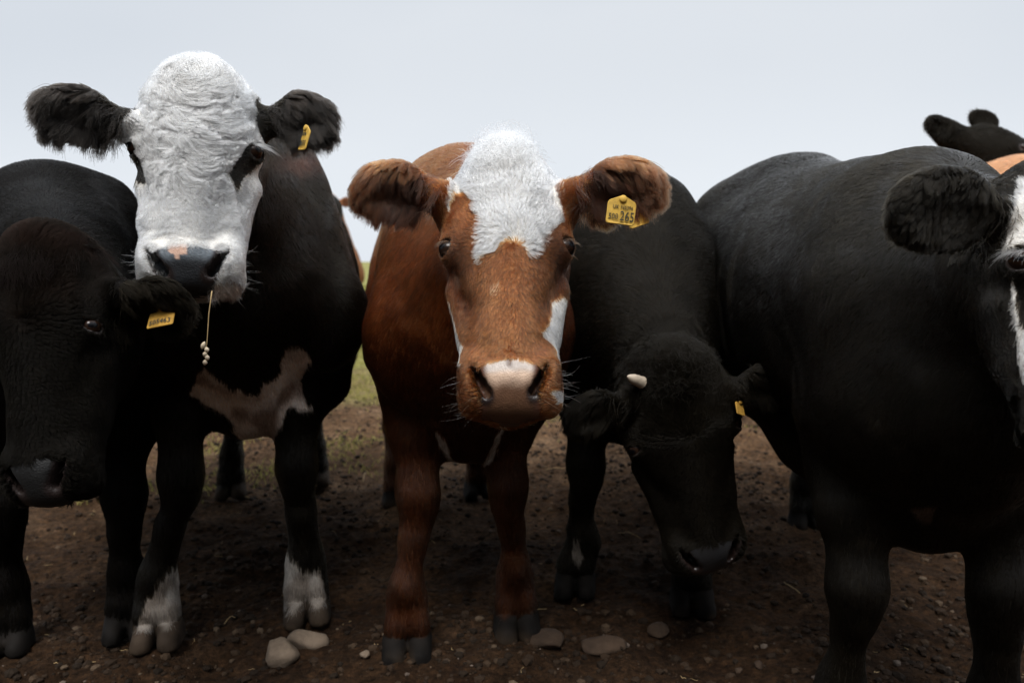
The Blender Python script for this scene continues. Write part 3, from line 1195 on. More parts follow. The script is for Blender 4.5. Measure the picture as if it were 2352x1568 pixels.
poll_b = W3(1160, 352, 1.50)
muz_b = W3(1172, 940, 1.27)
cow1 = cow(label='brown cow with white forehead and numbered yellow tag, facing the camera', lateral=(1, 0, .0),
    poll=poll_b, muzzle=muz_b, hw=1.06, F=(-.100, 1.86), B=(-.27, 2.98), hh=1.18, rh=1.23, bw=.215, bw2=.235, pollz=-.005, dull=0, padw=.88, lid=.85, eyedark=.3, bcvar=.35, fvar=.25, fcell=.0048, cvar=.42, frad=.00042, rootc=(.55, .48, .42),
    ears=[(W3(1022, 452, 1.50), W3(830, 418, 1.47), (.15, -1, -.28), .050), (W3(1306, 448, 1.50), W3(1508, 412, 1.47), (-.15, -1, -.28), .050)],
    front_legs=[{'foot': (-.155, -.07), 'knee': (-.125, -.01)}, {'foot': (.115, .01), 'knee': (.095, .02)}],
    hind_legs=[{'foot': (-.17, -.02), 'hx': -.19}, {'foot': (.15, .05)}],
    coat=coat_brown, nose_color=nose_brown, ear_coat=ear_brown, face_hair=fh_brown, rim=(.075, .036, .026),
    nbody=150000, nface=150000, near=42000, earlen=.028, blen_hair=.015, whisk=75, whcol=(.6, .48, .36),
    lashes={'n': 22, 'len': .015, 'col': (.12, .06, .03)}, whorl=(.205, .012), fjit=.5,
    tufts=[{'n': 4200, 'uv': (-.002, .015), 'ru': .062, 'rv': .05, 'col': WHITE, 'len': .062, 'rad': .00042, 'lift': .5, 'grav': .12, 'jit': .5, 'clump': .7, 'cell': .011,
            'dir': lambda s, P: s.U * (-.2 + 6 * ((P - s.poll) @ s.U))[:, None] + np.array([0, .05, 1.3])},
        {'n': 1500, 'name': 'ear_fringe', 'uv': (0, 0), 'ru': 1, 'rv': 1, 'at': W3(1385, 512, 1.475), 'ra': .045, 'col': np.array([.42, .21, .085]), 'len': .042, 'rad': .0004,
            'lift': .25, 'grav': .3, 'jit': .3, 'dir': lambda s, P: np.tile([-.1, -.1, -1.0], (len(P), 1))},
        {'n': 420, 'name': 'loose_forelock', 'uv': (0, .0), 'ru': .06, 'rv': .045, 'col': WHITE, 'len': .075, 'rad': .00035, 'lift': .9, 'grav': .1, 'jit': .4, 'clump': .5, 'cell': .012,
            'dir': lambda s, P: s.U * (-.2 + 7 * ((P - s.poll) @ s.U))[:, None] + np.array([0, 0, 1.0])}])

# ---- 2. black cow with the white face
BLK_EYES = [[(280, 322), (310, 335), (336, 376), (342, 402), (334, 424), (316, 418), (296, 390), (280, 350)],
            [(520, 386), (540, 336), (562, 316), (588, 328), (596, 362), (584, 386), (560, 404), (547, 428), (532, 412)]]
W_LEG = [[(440, 1240), (444, 1330), (440, 1362), (415, 1400), (385, 1478), (312, 1470), (325, 1400), (375, 1320), (412, 1285)],
         [(655, 1235), (662, 1270), (690, 1300), (735, 1308), (748, 1370), (748, 1435), (690, 1440), (642, 1430), (638, 1320), (640, 1270)],
         [(626, 1127), (648, 1130), (642, 1160), (650, 1190), (655, 1230), (648, 1232), (636, 1180)]]
W_BRIS = [[(452, 850), (470, 838), (500, 870), (540, 900), (545, 880), (560, 905), (590, 910), (600, 880), (640, 860), (655, 800), (690, 790), (714, 826), (690, 870), (705, 930), (718, 940), (700, 945),
           (672, 935), (655, 960), (640, 1000), (600, 1040), (560, 1040), (520, 950), (470, 930), (440, 900)]]
def coat_white(s, P):
    n = len(P)
    u, v, w = s.hc(P)
    c = np.tile(BLACK, (n, 1)) * (1 + .25 * vnoise(P, 6, 250))[:, None]
    e = s.ear_info(P)[0]
    wn = w + .012 * vnoise(P, 25, 251)
    m = (wn > -.118 - .05 * sstep(.30, .40, v)) & (v > -.10) & (v < .60) & (np.abs(u) < np.interp(v, [0, .1, .14, .17], [.090, .098, .12, .17]) + .006 * vnoise(P, 60, 254)) & (e < .1)
    # poll: white cap
    c[m] = WHITE * .98
    cream = sstep(-.2, .8, vnoise(P, 16, 252))[:, None] * sstep(.20, .0, v)[:, None]
    c[m] = (c * (1 - .35 * cream) + np.array([.55, .47, .38]) * .35 * cream)[m]
    for i, pl in enumerate(BLK_EYES):
        q = soft(P, pl, 3, 260 + i) & m & (P[:, 1] < 1.7)
        c[q] = BLACK * 1.1
    # the far sides of the eye patches
    for (E0, nn, d) in (s.eyes if hasattr(s, 'eyes') else []):
        q = np.linalg.norm(P - E0, axis=1) < .026
        c[q] = BLACK
    near = (P[:, 1] < 2.2) & (w < -.2) | (P[:, 2] < .7)
    for i, pl in enumerate(W_BRIS):
        q = soft(P, pl, 7, 270 + i) & (P[:, 1] < 2.15) & (P[:, 2] > .4) & (~m)
        mud = (sstep(.0, .5, vnoise(P, 20, 276)) * .7)[:, None]
        cb = np.array([.80, .70, .62]) * (1 - mud) + np.array([.20, .12, .08]) * mud
        c[q] = (cb * (1 + .45 * vnoise(P, 16, 275))[:, None])[q]
    for i, pl in enumerate(W_LEG):
        q = soft(P, pl, 7, 280 + i) & (P[:, 2] < .5) & (P[:, 1] < 2.15)
        dirt = np.clip(sstep(-.15, .4, vnoise(P, 26, 285)) + sstep(.16, .08, P[:, 2]) * .85, 0, 1)[:, None]
        cc = np.array([.50, .47, .43]) * (1 - .72 * dirt) + np.array([.10, .070, .048]) * .72 * dirt
        c[q] = cc[q]
    # reddish bleached hair behind the ear
    x, y = proj(P)
    q = np.exp(-((x - 690) / 50) ** 2 - ((y - 372) / 22) ** 2)[:, None] * .7 * (~m)[:, None]
    c = c * (1 - q) + np.array([.07, .03, .02]) * q
    return c

def nose_white(s, P):
    x, y = proj(P)
    c = np.tile([.016, .017, .019], (len(P), 1))
    u, v, w = s.hc(P)
    up = sstep(.452, .43, v)[:, None]
    c = c * (1 - up) + np.array([.085, .10, .115]) * up
    c = c * (1 + .3 * vnoise(P, 260, 290))[:, None]
    c = c.clip(.005)
    heart = inpoly(x + 2 * vnoise(P, 90, 291), y, [(384, 568), (394, 558), (404, 566), (416, 558), (430, 562), (430, 582), (414, 586), (405, 596), (398, 584), (386, 580)])
    c[heart] = (.50, .32, .24)
    return c

def fh_white(s, P, u, v):
    n = len(P)
    k = sstep(.42, .16, v)
    L = .014 + .016 * k
    L = L * (.7 + .6 * rng.random(n)) * np.where(v > .38, .75, 1)
    eye = np.zeros(n)
    x, y = proj(P)
    for pl in BLK_EYES:
        eye = np.maximum(eye, inpoly(x, y, pl))
        cx, cy_ = np.mean(pl, 0)
        L = L * (1 - .65 * np.exp(-((x - cx) / 45) ** 2 - ((y - cy_) / 60) ** 2))
    L = np.where(eye > 0, .005, L)
    return L, .20 + .12 * k, .08 + .20 * k, .38 + .32 * k

poll_w = W3(446, 149, 1.55)
muz_w = W3(424, 657, 1.40)
cow2 = cow(label='black cow with a curly white face and a grass stem hanging from its mouth', lateral=(1, .20, -.0),
    poll=poll_w, muzzle=muz_w, hw=1.18, lw=1.09, hoofz=.062, F=(-.66, 1.94), B=(-.93, 3.10), hh=1.27, rh=1.25, bw=.31, bw2=.32, brz=0,
    ears=[(W3(296, 288, 1.52), W3(106, 236, 1.44), (.3, -1, -.2), .043), (W3(604, 282, 1.64), W3(752, 258, 1.66), (-.4, -1, -.1), .049)],
    front_legs=[{'foot': (-.215, -.05), 'knee': (-.15, -.03)}, {'foot': (.135, .00), 'knee': (.12, .0)}],
    hind_legs=[{'foot': (-.18, .0)}, {'foot': (.14, .1)}],
    coat=coat_white, nose_color=nose_white, face_hair=fh_white, rim=(.012, .010, .010), hoofcol=(.09, .064, .045),
    ear_coat=lambda s, P, inn, e: np.tile([.020, .016, .013], (len(P), 1)) * (1 - .4 * inn)[:, None],
    nbody=150000, nface=170000, near=45000, earlen=.03, blen_hair=.016, whisk=60, whcol=(.6, .55, .45), nosewet=.75,
    lashes={'n': 70, 'len': .036, 'col': (.6, .58, .54)}, whorl=(.03, .0), dull=0, fvar=.26, fjit=.7, wf=1.7, fcell=.0054, cvar=.11, rootc=(.85, .79, .71), frad=.00045,
    tufts=[{'n': 9000, 'uv': (0, .01), 'ru': .085, 'rv': .07, 'col': WHITE * .95, 'len': .034, 'lift': .55, 'grav': .2, 'jit': .5, 'clump': .8, 'cell': .013,
            'dir': lambda s, P: s.U * (8 * ((P - s.poll) @ s.U))[:, None] + np.array([0, -.2, .2])},
        {'n': 900, 'name': 'chin_hair', 'uv': (0, 0), 'ru': 1, 'rv': 1, 'at': W3(522, 668, 1.46), 'ra': .035, 'col': np.array([.28, .21, .17]), 'len': .030, 'rad': .0004,
            'lift': .3, 'grav': .3, 'jit': .35, 'dir': lambda s, P: np.tile([.35, -.2, -1.0], (len(P), 1))}])

# ---- 3. black cow at the left edge, head down close to the camera
def red_rim(s, P):
    c = np.tile(BLACK * .45, (len(P), 1))  # darker black: deep shade on this cow put into its coat
    d = np.linalg.norm(P - s.poll, axis=1)
    q = .3 * sstep(.16, .04, d)[:, None] * (.5 + .5 * vnoise(P, 30, 301))[:, None]
    return c * (1 - q * .8) + np.array([.045, .018, .012]) * q * .8
cow3 = cow(label='black cow at the left edge with its dark head lowered', lateral=(1, -.1, -.06),
    dull=2, nosewet=.45, nose_color=lambda s, P: np.tile([.006, .006, .006], (len(P), 1)), lid=.5, eyedark=.15, poll=W3(50, 550, 1.22), muzzle=W3(72, 1165, 1.12), hw=.92, F=(-1.06, 1.84), B=(-1.42, 3.02), hh=1.135, rh=1.12, bw=.28,
    ears=[(W3(-60, 690, 1.24), W3(-190, 700, 1.2), (.2, -1, -.2), .05), (W3(262, 672, 1.26), W3(432, 722, 1.30), (-.2, -1, -.5), .052)],
    front_legs=[{'foot': (-.14, 0)}, {'foot': (.12, 0)}], hind_legs=[{'foot': (-.14, .1)}, {'foot': (.14, .06)}],
    coat=red_rim, nbody=110000, nface=60000, near=12000, blen_hair=.016,
    face_hair=lambda s, P, u, v: (.014 + .02 * sstep(.15, 0, v), .35, .05, .5),
    tufts=[{'n': 3500, 'uv': (0, .01), 'ru': .09, 'rv': .06, 'col': np.array([.008, .005, .004]), 'len': .04, 'lift': .5, 'grav': .4, 'jit': .4,
            'dir': lambda s, P: s.U * (5 * ((P - s.poll) @ s.U))[:, None] + s.V * .6}])

# ---- 4. black cow grazing between the brown one and the big one
def coat_graze(s, P):
    c = np.tile(BLACK, (len(P), 1))
    q = soft(P, [(1318, 1238), (1334, 1240), (1338, 1280), (1326, 1300), (1314, 1280)], 5, 310) & (P[:, 2] < .5) & (P[:, 1] < 2.4)
    c[q] = (.12, .105, .09)
    return c
cow4 = cow(dull=1, lid=.5, eyedark=.15, label='black cow with a pale horn stub, grazing with its head down at its feet', lateral=(1, .12, 0.05),
    poll=W3(1558, 838, 1.62), muzzle=W3(1652, 1332, 1.66), hw=1.12, F=(.325, 2.12), B=(.45, 3.25), hh=1.15, rh=1.13, bw=.245,
    ears=[(W3(1448, 925, 1.66), W3(1306, 960, 1.62), (.2, -1, -.3), .046), (W3(1668, 905, 1.68), W3(1812, 868, 1.70), (-.2, -1, -.3), .046)],
    front_legs=[{'foot': (-.15, 0), 'knee': (-.125, 0), 'fx': .02}, {'foot': (.16, -.07)}],
    coat=coat_graze, nbody=100000, nface=50000, near=16000, blen_hair=.016, nosewet=1.0,
    face_hair=lambda s, P, u, v: (.012 + .02 * sstep(.15, 0, v), .35, .05, .5),
    tufts=[{'n': 4500, 'uv': (0, .015), 'ru': .10, 'rv': .06, 'col': np.array([.014, .012, .009]), 'len': .042, 'lift': .75, 'grav': .2, 'jit': .45,
            'dir': lambda s, P: s.U * (6 * ((P - s.poll) @ s.U))[:, None] + np.array([0, -.2, .4])}])

# ---- 5. large black cow on the right, head leaving the picture
def coat_big(s, P):
    n = len(P)
    u, v, w = s.hc(P)
    c = np.tile(BLACK, (n, 1)) * (1 + .3 * vnoise(P, 5, 320))[:, None]
    x, y = proj(P)
    hd = np.linalg.norm(P - s.h(0, .2, -.05), axis=1) < .40
    m = soft(P, [(2352, 420), (2335, 470), (2325, 500), (2308, 540), (2303, 585), (2325, 575), (2352, 560), (2700, 560), (2700, 380)], 4, 321) & hd & (w > -.16)
    m |= soft(P, [(2320, 625), (2330, 650), (2345, 700), (2352, 740), (2700, 740), (2700, 1150), (2362, 880), (2345, 840), (2332, 740)], 4, 322) & hd & (w > -.2)
    c[m] = WHITE * .92
    q = soft(P, [(2090, 1160), (2150, 1160), (2140, 1195), (2110, 1190)], 5, 323) & (P[:, 1] < 1.8)
    c[q] = (.10, .075, .06)
    return c
cow5 = cow(dull=3, ls=1.04, fz=.115, label='large black cow filling the right side, its white patched face cut by the frame', lateral=(1, .35, 0),
    poll=W3(2490, 385, 1.10), muzzle=W3(2560, 1040, .98), hw=1.05, F=(.775, 1.42), B=(.86, 2.58), hh=1.07, rh=1.19, extra=lambda s, G, A: (G.cap(s.b(-.10, s.blen * .8, .90), s.b(-.07, .02, .84), .22, .17, .10),
        G.cap(s.b(0, s.blen * .95, 1.115), s.b(0, .1, 1.02), .085, .075, .10), G.cap(s.b(-.07, s.blen * .9, 1.05), s.b(-.05, .1, .96), .13, .11, .10)), bw=.215, bwm=.305, bw2=.345, nkr=.72,
    ears=[(W3(2330, 500, 1.10), W3(2050, 468, 1.06), (.1, -1, -.3), .058), (W3(2700, 480, 1.2), W3(2900, 450, 1.2), (-.2, -1, -.3), .05)],
    front_legs=[{'foot': (-.145, 0), 'knee': (-.135, 0), 'kz': .30}, {'foot': (.13, -.02), 'knee': (.12, 0), 'kz': .30}],
    hind_legs=[{'foot': (-.17, .1)}, {'foot': (.15, .1)}],
    coat=coat_big, nbody=220000, nface=60000, near=26000, blen_hair=.014, earlen=.013,
    lashes={'n': 70, 'len': .04, 'col': (.5, .5, .5)},
    face_hair=lambda s, P, u, v: (np.full(len(P), .016), .35, .06, .5),
    tufts=[])

# ---- 6. 7. 8. cows farther off
cow6 = cow(label='black cow far right behind, only its raised head and ears above the backs', lateral=(.15, 1, 0),
    poll=W3(2262, 285, 3.3), muzzle=W3(2520, 415, 3.15), hw=1.0, F=(2.2, 3.6), B=(2.2, 4.8), hh=1.2, rh=1.2, hcs=.03, hf=.006,
    ears=[(W3(2218, 338, 3.3), W3(2130, 272, 3.28), (-.2, -1, .2), .052), (W3(2258, 308, 3.36), W3(2262, 252, 3.4), (0, -1, .2), .066)],
    extra=lambda s, G, A: G.cap(s.h(0, .10, -.10), W3(2188, 315, 3.3), .075, .045, .05),
    nbody=26000, nface=4000, near=5000, earlen=.012, blen_hair=.02)
cow7 = cow(label='tan cow on the right, just its back showing between the black ones',
    poll=W3(2560, 430, 2.5), muzzle=W3(2600, 760, 2.4), F=(1.78, 2.75), B=(1.76, 3.9), hh=1.285, rh=1.25, hcs=.022, hf=.01, bw=.26,
    ears=[(W3(2470, 470, 2.5), W3(2400, 500, 2.5), (0, -1, 0), .04), (W3(2640, 470, 2.5), W3(2740, 480, 2.5), (0, -1, 0), .04)],
    coat=lambda s, P: np.tile([.52, .27, .14], (len(P), 1)), nbody=20000)
cow8 = cow(label='distant tan cow, a sliver of ear and back seen between the white-faced and brown cows',
    poll=W3(752, 444, 7.8), muzzle=W3(745, 548, 7.6), F=(-1.76, 8.0), B=(-2.3, 9.05), hh=1.25, rh=1.22, hcs=.03, hf=.012, bw=.26,
    ears=[(W3(735, 470, 7.8), W3(700, 470, 7.8), (0, -1, 0), .05), (W3(775, 466, 7.8), W3(808, 462, 7.8), (0, -1, 0), .05)],
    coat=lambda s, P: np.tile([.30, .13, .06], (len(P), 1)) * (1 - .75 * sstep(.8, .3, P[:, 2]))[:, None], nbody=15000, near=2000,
    ear_coat=lambda s, P, inn, e: np.tile([.2, .08, .04], (len(P), 1)))

# ------------------------------------------------------------------ ear tags
def text_mesh(txt, size, font_w=1.0):
    cu = bpy.data.curves.new('lettering', 'FONT')
    cu.body = txt
    cu.size = size
    cu.align_x = 'CENTER'
    cu.extrude = .0002
    cu.space_character = 1.05
    o = bpy.data.objects.new('lettering', cu)
    COL.objects.link(o)
    bpy.context.view_layer.update()
    me = bpy.data.meshes.new_from_object(o)
    COL.objects.unlink(o)
    bpy.data.objects.remove(o)
    return me

def ear_tag(cw, c, right, up, w, h, lines, label=None, mat=M_TAG):
    """flap of yellow plastic centred at c; right/up span its plane; lines: (text, size, x, y, xscale)"""
    right = unit(right)
    up = unit(np.asarray(up) - right * (np.asarray(up) @ right))
    n = np.cross(right, up)
    pts = []
    def arc(cx, cy, r, a0, a1, m=7):
        for i in range(m):
            a = R(a0 + (a1 - a0) * i / (m - 1))
            pts.append((cx + r * math.cos(a), cy + r * math.sin(a)))
    rr = w * .11
    arc(w / 2 - rr, -h / 2 + rr, rr, -90, 0)
    arc(w / 2 - w * .17, h * .18, w * .17, 0, 60)
    arc(0, h / 2 - w * .17, w * .17, 55, 125)
    arc(-w / 2 + w * .17, h * .18, w * .17, 120, 180)
    arc(-w / 2 + rr, -h / 2 + rr, rr, 180, 270)
    t = .0014
    V, F = [], []
    m = len(pts)
    ins = [(x * .96, y * .96) for x, y in pts]
    for (ps, z) in ((ins, t), (pts, t * .4), (pts, -t * .4), (ins, -t)):
        for x, y in ps:
            bend = -6.0 * x * x
            V.append(c + right * x + up * y + n * (z + bend))
    for k in range(3):
        for i in range(m):
            j = (i + 1) % m
            F.append((k * m + i, (k + 1) * m + i, (k + 1) * m + j, k * m + j))
    F.append(tuple(range(m)))
    F.append(tuple(range(4 * m - 1, 3 * m - 1, -1)))
    plate = mesh_obj('ear_tag', np.array(V), F, mat, cw.root, smooth=False)
    plate.data.transform(Matrix.Translation(Vector(-cw.base)))
    if label:
        plate['label'] = label
    # stud
    Vs, Fs = [], []
    sc_ = c + up * h * .37
    for k, (r_, z) in enumerate(((.0001, .0052), (.005, .0048), (.0068, .003), (.0068, .0012))):
        for i in range(16):
            a = 2 * math.pi * i / 16
            Vs.append(sc_ + right * r_ * math.cos(a) + up * r_ * math.sin(a) + n * z)
    for k in range(3):
        for i in range(16):
            j = (i + 1) % 16
            Fs.append((k * 16 + i, (k + 1) * 16 + i, (k + 1) * 16 + j, k * 16 + j))
    st = mesh_obj('stud', np.array(Vs) - cw.base, Fs, mat, plate)
    for (txt, size, x, y, xs) in lines:
        me = text_mesh(txt, size)
        M = np.array([[right[0] * xs, up[0], n[0]], [right[1] * xs, up[1], n[1]], [right[2] * xs, up[2], n[2]]])
        n_ = len(me.vertices)
        co = np.zeros(n_ * 3)
        me.vertices.foreach_get('co', co)
        co = co.reshape(-1, 3)
        q = co.copy()
        q[:, 0] = co[:, 0]
        px_ = co[:, 0] * xs + x
        W_ = c + right * x + up * y + co @ M.T + n * (t + .0003) + n * (-6.0 * px_ ** 2)[:, None]
        me.vertices.foreach_set('co', (W_ - cw.base).ravel())
        me.materials.clear()
        me.materials.append(M_INK)
        me.update()
        o = bpy.data.objects.new('lettering', me)
        COL.objects.link(o)
        o.parent = plate
    return plate

ppm = lambda D: FPX / D
# brown cow: two flaps, the front one numbered
D1 = 1.425
ear_tag(cow1, W3(1428, 482, D1), (1, .05, -.13), (.1, .12, 1), 66 / ppm(D1), 66 / ppm(D1),
        [('UK 745396', .0092, .002, .0015, .82), ('500', .0140, -.0138, -.0175, .80), ('265', .0240, .0108, -.0190, .72)],
        'yellow ear tag printed UK 745396 500 265')
ear_tag(cow1, W3(1462, 492, D1 + .045), (1, .5, .35), (-.35, .1, 1), .045, .045, [])
# white-faced cow
D2 = 1.60
ear_tag(cow2, W3(698, 316, D2), (.50, -.85, -.1), (.25, .15, 1), .046, .050, [('745396', .010, 0, .003, .8), ('500691', .018, -.001, -.018, .75)], 'yellow ear tag ending in 91')
# left black cow
D3 = 1.27
ear_tag(cow3, W3(370, 726, D3), (1, .05, .2), (-.15, 1.0, .8), .042, .046, [('505463', .0150, 0, -.018, .74)], 'dirty, shade-darkened orange ear tag printed 505463', M_TAGO)
# grazing cow
D4 = 1.66
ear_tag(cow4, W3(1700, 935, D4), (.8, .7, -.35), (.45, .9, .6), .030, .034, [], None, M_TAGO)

# horn stub of the grazing cow
def lathe(name, a, b, prof, mat, parent, base, seg=20):
    a, b = np.asarray(a, float), np.asarray(b, float)
    ax = unit(b - a)
    t1 = unit(np.cross(ax, [0, 0.3, 1]))
    t2 = np.cross(ax, t1)
    L = np.linalg.norm(b - a)
    V, F = [], []
    for (t, r) in prof:
        for i in range(seg):
            p = 2 * math.pi * i / seg
            V.append(a + ax * t * L + (t1 * math.cos(p) + t2 * math.sin(p)) * r)
    for k in range(len(prof) - 1):
        for i in range(seg):
            j = (i + 1) % seg
            F.append((k * seg + i, k * seg + j, (k + 1) * seg + j, (k + 1) * seg + i))
    return mesh_obj(name, np.array(V) - (base if parent is not None else 0), F, mat, parent)
lathe('horn', W3(1474, 878, 1.63), W3(1440, 864, 1.605), [(0, .0135), (.2, .0118), (.3, .0122), (.45, .0108), (.55, .011), (.7, .0088), (.88, .0055), (1, .0008)], M_HORN, cow4.root, cow4.base)

# ------------------------------------------------------------------ the grass stem in the white-faced cow's mouth
def tube(V, F, pts, rad, seg=6):
    pts = [np.asarray(p, float) for p in pts]
    b0 = len(V)
    for i, p in enumerate(pts):
        t = unit(pts[min(i + 1, len(pts) - 1)] - pts[max(i - 1, 0)])
        n1 = unit(np.cross(t, [.3, 1, .2]))
        n2 = np.cross(t, n1)
        r = rad[i] if hasattr(rad, '__len__') else rad
        for k in range(seg):
            a = 2 * math.pi * k / seg
            V.append(p + (n1 * math.cos(a) + n2 * math.sin(a)) * r)
    for i in range(len(pts) - 1):
        for k in range(seg):
            j = (k + 1) % seg
            F.append((b0 + i * seg + k, b0 + i * seg + j, b0 + (i + 1) * seg + j, b0 + (i + 1) * seg + k))
    F.append(tuple(b0 + k for k in range(seg))[::-1])
    F.append(tuple(b0 + (len(pts) - 1) * seg + k for k in range(seg)))

DS = 1.375
stem_px = [(487, 668), (484, 690), (480, 720), (478, 750), (476, 780), (474, 800), (476, 815), (474, 832)]
sp = [W3(x, y, DS) for x, y in stem_px]
gs = empty('grass_stem', tuple(sp[0]))
tag(gs, 'thin dry grass stem with seed husks hanging from the white-faced cow\'s mouth', 'grass stem')
V, F = [], []
tube(V, F, sp, [.0010, .0010, .0009, .0008, .0007, .0006, .0005, .0004])
mesh_obj('stalk', np.array(V) - sp[0], F, M_STRAW, gs)
for (x, y, an, ln) in ((467, 793, 25, 20), (475, 803, -15, 14), (471, 813, 20, 15), (476, 821, -12, 14), (471, 832, 15, 15)):
    c = W3(x, y, DS)
    ax = np.array([-math.sin(R(an)), 0, -math.cos(R(an))]) * ln / ppm(DS) / 2
    o = lathe('seed_husk', c - ax, c + ax, [(0, .0004), (.2, .0028), (.5, .0042), (.8, .0028), (1, .0003)], M_SEED, gs, np.array(sp[0]), 10)

# ------------------------------------------------------------------ ground
def ground_h(x, y):
    P = np.stack([x, y, 0 * x], 1)
    near = sstep(14, 4, y) * sstep(9, 3, np.abs(x))
    h = vnoise(P, .8, 400) * .020 + vnoise(P, 2.6, 401) * .014
    h += near * (vnoise(P, 4.5, 406) * .012 + vnoise(P, 8, 402) * .012 + vnoise(P, 19, 403) * .008 + np.abs(vnoise(P, 38, 404)) * .008 + np.abs(vnoise(P, 70, 405)) * .005)
    return h - .010

def warp_axis(a, b, fine, grow, far):
    """coordinates from a..b at spacing fine, then growing out to far on both sides"""
    x = list(np.arange(a, b, fine))
    s_ = fine
    l, r = [x[0]], [x[-1]]
    while l[-1] > -far:
        s_ *= grow
        l.append(l[-1] - s_)
    s_ = fine
    while r[-1] < far:
        s_ *= grow
        r.append(r[-1] + s_)
    return np.array(l[::-1][:-1] + x + r[1:])
gx = warp_axis(-2.2, 2.2, .009, 1.06, 1200)
gy = warp_axis(1.2, 4.4, .009, 1.05, 1200)
GX, GY = np.meshgrid(gx, gy, indexing='ij')
gh = ground_h(GX.ravel(), GY.ravel())
V = np.stack([GX.ravel(), GY.ravel(), gh], 1)
ni, nj = len(gx), len(gy)
ii, jj = np.meshgrid(np.arange(ni - 1), np.arange(nj - 1), indexing='ij')
q0 = (ii * nj + jj).ravel()
F = np.stack([q0, q0 + nj, q0 + nj + 1, q0 + 1], 1)

def mat_ground():
    a = NT('soil')
    tcn = a.n('ShaderNodeTexCoord')
    vec = tcn.outputs['Object']
    b = a.n('ShaderNodeBsdfPrincipled')
    n1 = a.noise(3.5, 8, .65, vec)
    sy = a.n('ShaderNodeSeparateXYZ')
    a.l(vec, sy.inputs[0])
    n5 = a.noise(1.7, 5, .6, vec)
    dm = a.n('ShaderNodeMath', operation='MULTIPLY_ADD')
    a.l(n5.outputs['Fac'], dm.inputs[0])
    dm.inputs[1].default_value = 2.2
    a.l(sy.outputs['Y'], dm.inputs[2])
    dr = a.n('ShaderNodeMapRange')
    dr.inputs['From Min'].default_value = 3.2
    dr.inputs['From Max'].default_value = 5.0
    a.l(dm.outputs[0], dr.inputs[0])
    n2 = a.noise(48, 8, .75, vec)
    n3 = a.noise(140, 4, .7, vec)
    dimsoil = a.ramp(n1.outputs['Fac'], [(.3, (.014, .007, .0035)), (.52, (.032, .0175, .009)), (.72, (.056, .033, .019))])  # near soil: vignette darkness of the frame painted into its colour
    farsoil = a.ramp(n1.outputs['Fac'], [(.3, (.050, .028, .014)), (.52, (.105, .062, .034)), (.72, (.18, .118, .072))])
    soil = a.n('ShaderNodeMix', data_type='RGBA')
    a.l(dr.outputs[0], soil.inputs[0])
    a.l(dimsoil.outputs[0], soil.inputs[6])
    a.l(farsoil.outputs[0], soil.inputs[7])
    crumbs = a.ramp(n2.outputs['Fac'], [(.36, (.3, .3, .3)), (.52, (.95, .93, .9)), (.62, (1.6, 1.5, 1.4)), (.72, (2.8, 2.6, 2.4))])
    mul = a.n('ShaderNodeMix', data_type='RGBA', blend_type='MULTIPLY')
    mul.inputs[0].default_value = 1
    a.l(soil.outputs[2], mul.inputs[6])
    a.l(crumbs.outputs[0], mul.inputs[7])
    # turf takes over with distance, in patches
    sep = a.n('ShaderNodeSeparateXYZ')
    a.l(vec, sep.inputs[0])
    n4 = a.noise(1.1, 5, .6, vec)
    mth = a.n('ShaderNodeMath', operation='MULTIPLY_ADD')
    a.l(n4.outputs['Fac'], mth.inputs[0])
    mth.inputs[1].default_value = 5.0
    a.l(sep.outputs['Y'], mth.inputs[2])
    mr = a.n('ShaderNodeMapRange')
    mr.inputs['From Min'].default_value = 7.4
    mr.inputs['From Max'].default_value = 9.4
    a.l(mth.outputs[0], mr.inputs[0])
    turf = a.ramp(n2.outputs['Fac'], [(.3, (.12, .11, .03)), (.5, (.20, .19, .06)), (.7, (.30, .27, .12))])
    mx = a.n('ShaderNodeMix', data_type='RGBA')
    a.l(mr.outputs[0], mx.inputs[0])
    a.l(mul.outputs[2], mx.inputs[6])
    a.l(turf.outputs[0], mx.inputs[7])
    a.l(mx.outputs[2], b.inputs['Base Color'])
    b.inputs['Roughness'].default_value = .9
    b.inputs['Specular IOR Level'].default_value = .08
    bp = a.n('ShaderNodeBump')
    bp.inputs['Strength'].default_value = .8
    bp.inputs['Distance'].default_value = .012
    ad = a.n('ShaderNodeMath', operation='ADD')
    a.l(n2.outputs['Fac'], ad.inputs[0])
    a.l(n3.outputs['Fac'], ad.inputs[1])
    a.l(ad.outputs[0], bp.inputs['Height'])
    a.l(bp.outputs[0], b.inputs['Normal'])
    a.l(b.outputs[0], a.out.inputs[0])
    return a.m
g = mesh_obj('ground', V, F, mat_ground())
tag(g, kind='structure')

def gz(x, y):
    return float(ground_h(np.array([x]), np.array([y]))[0])

# ------------------------------------------------------------------ stones, gravel, straw, turf
def rock_mesh(name, r, seed, sub=3, flat=.6):
    import bmesh
    bm = bmesh.new()
    bmesh.ops.create_icosphere(bm, subdivisions=sub, radius=1)
    P = np.array([v.co[:] for v in bm.verts])
    rg = np.random.default_rng(seed)
    # chip planes off the sphere, then roughen
    Q = P * (1 + .10 * vnoise(P + seed * 3.1, 1.4, 500))[:, None]
    for _ in range(11):
        nn = unit(rg.normal(size=3))
        dd = rg.uniform(.58, .88)
        ov = np.maximum(Q @ nn - dd, 0)
        Q = Q - nn * (ov * .92)[:, None]
    Q = Q * (1 + .035 * vnoise(Q + seed, 5, 501) + .015 * vnoise(Q + seed, 13, 502))[:, None]
    Q = Q * np.array(r)
    for v, q in zip(bm.verts, Q):
        v.co = q
    me = bpy.data.meshes.new(name)
    bm.to_mesh(me)
    bm.free()
    me.polygons.foreach_set('use_smooth', np.ones(len(me.polygons), bool))
    return me

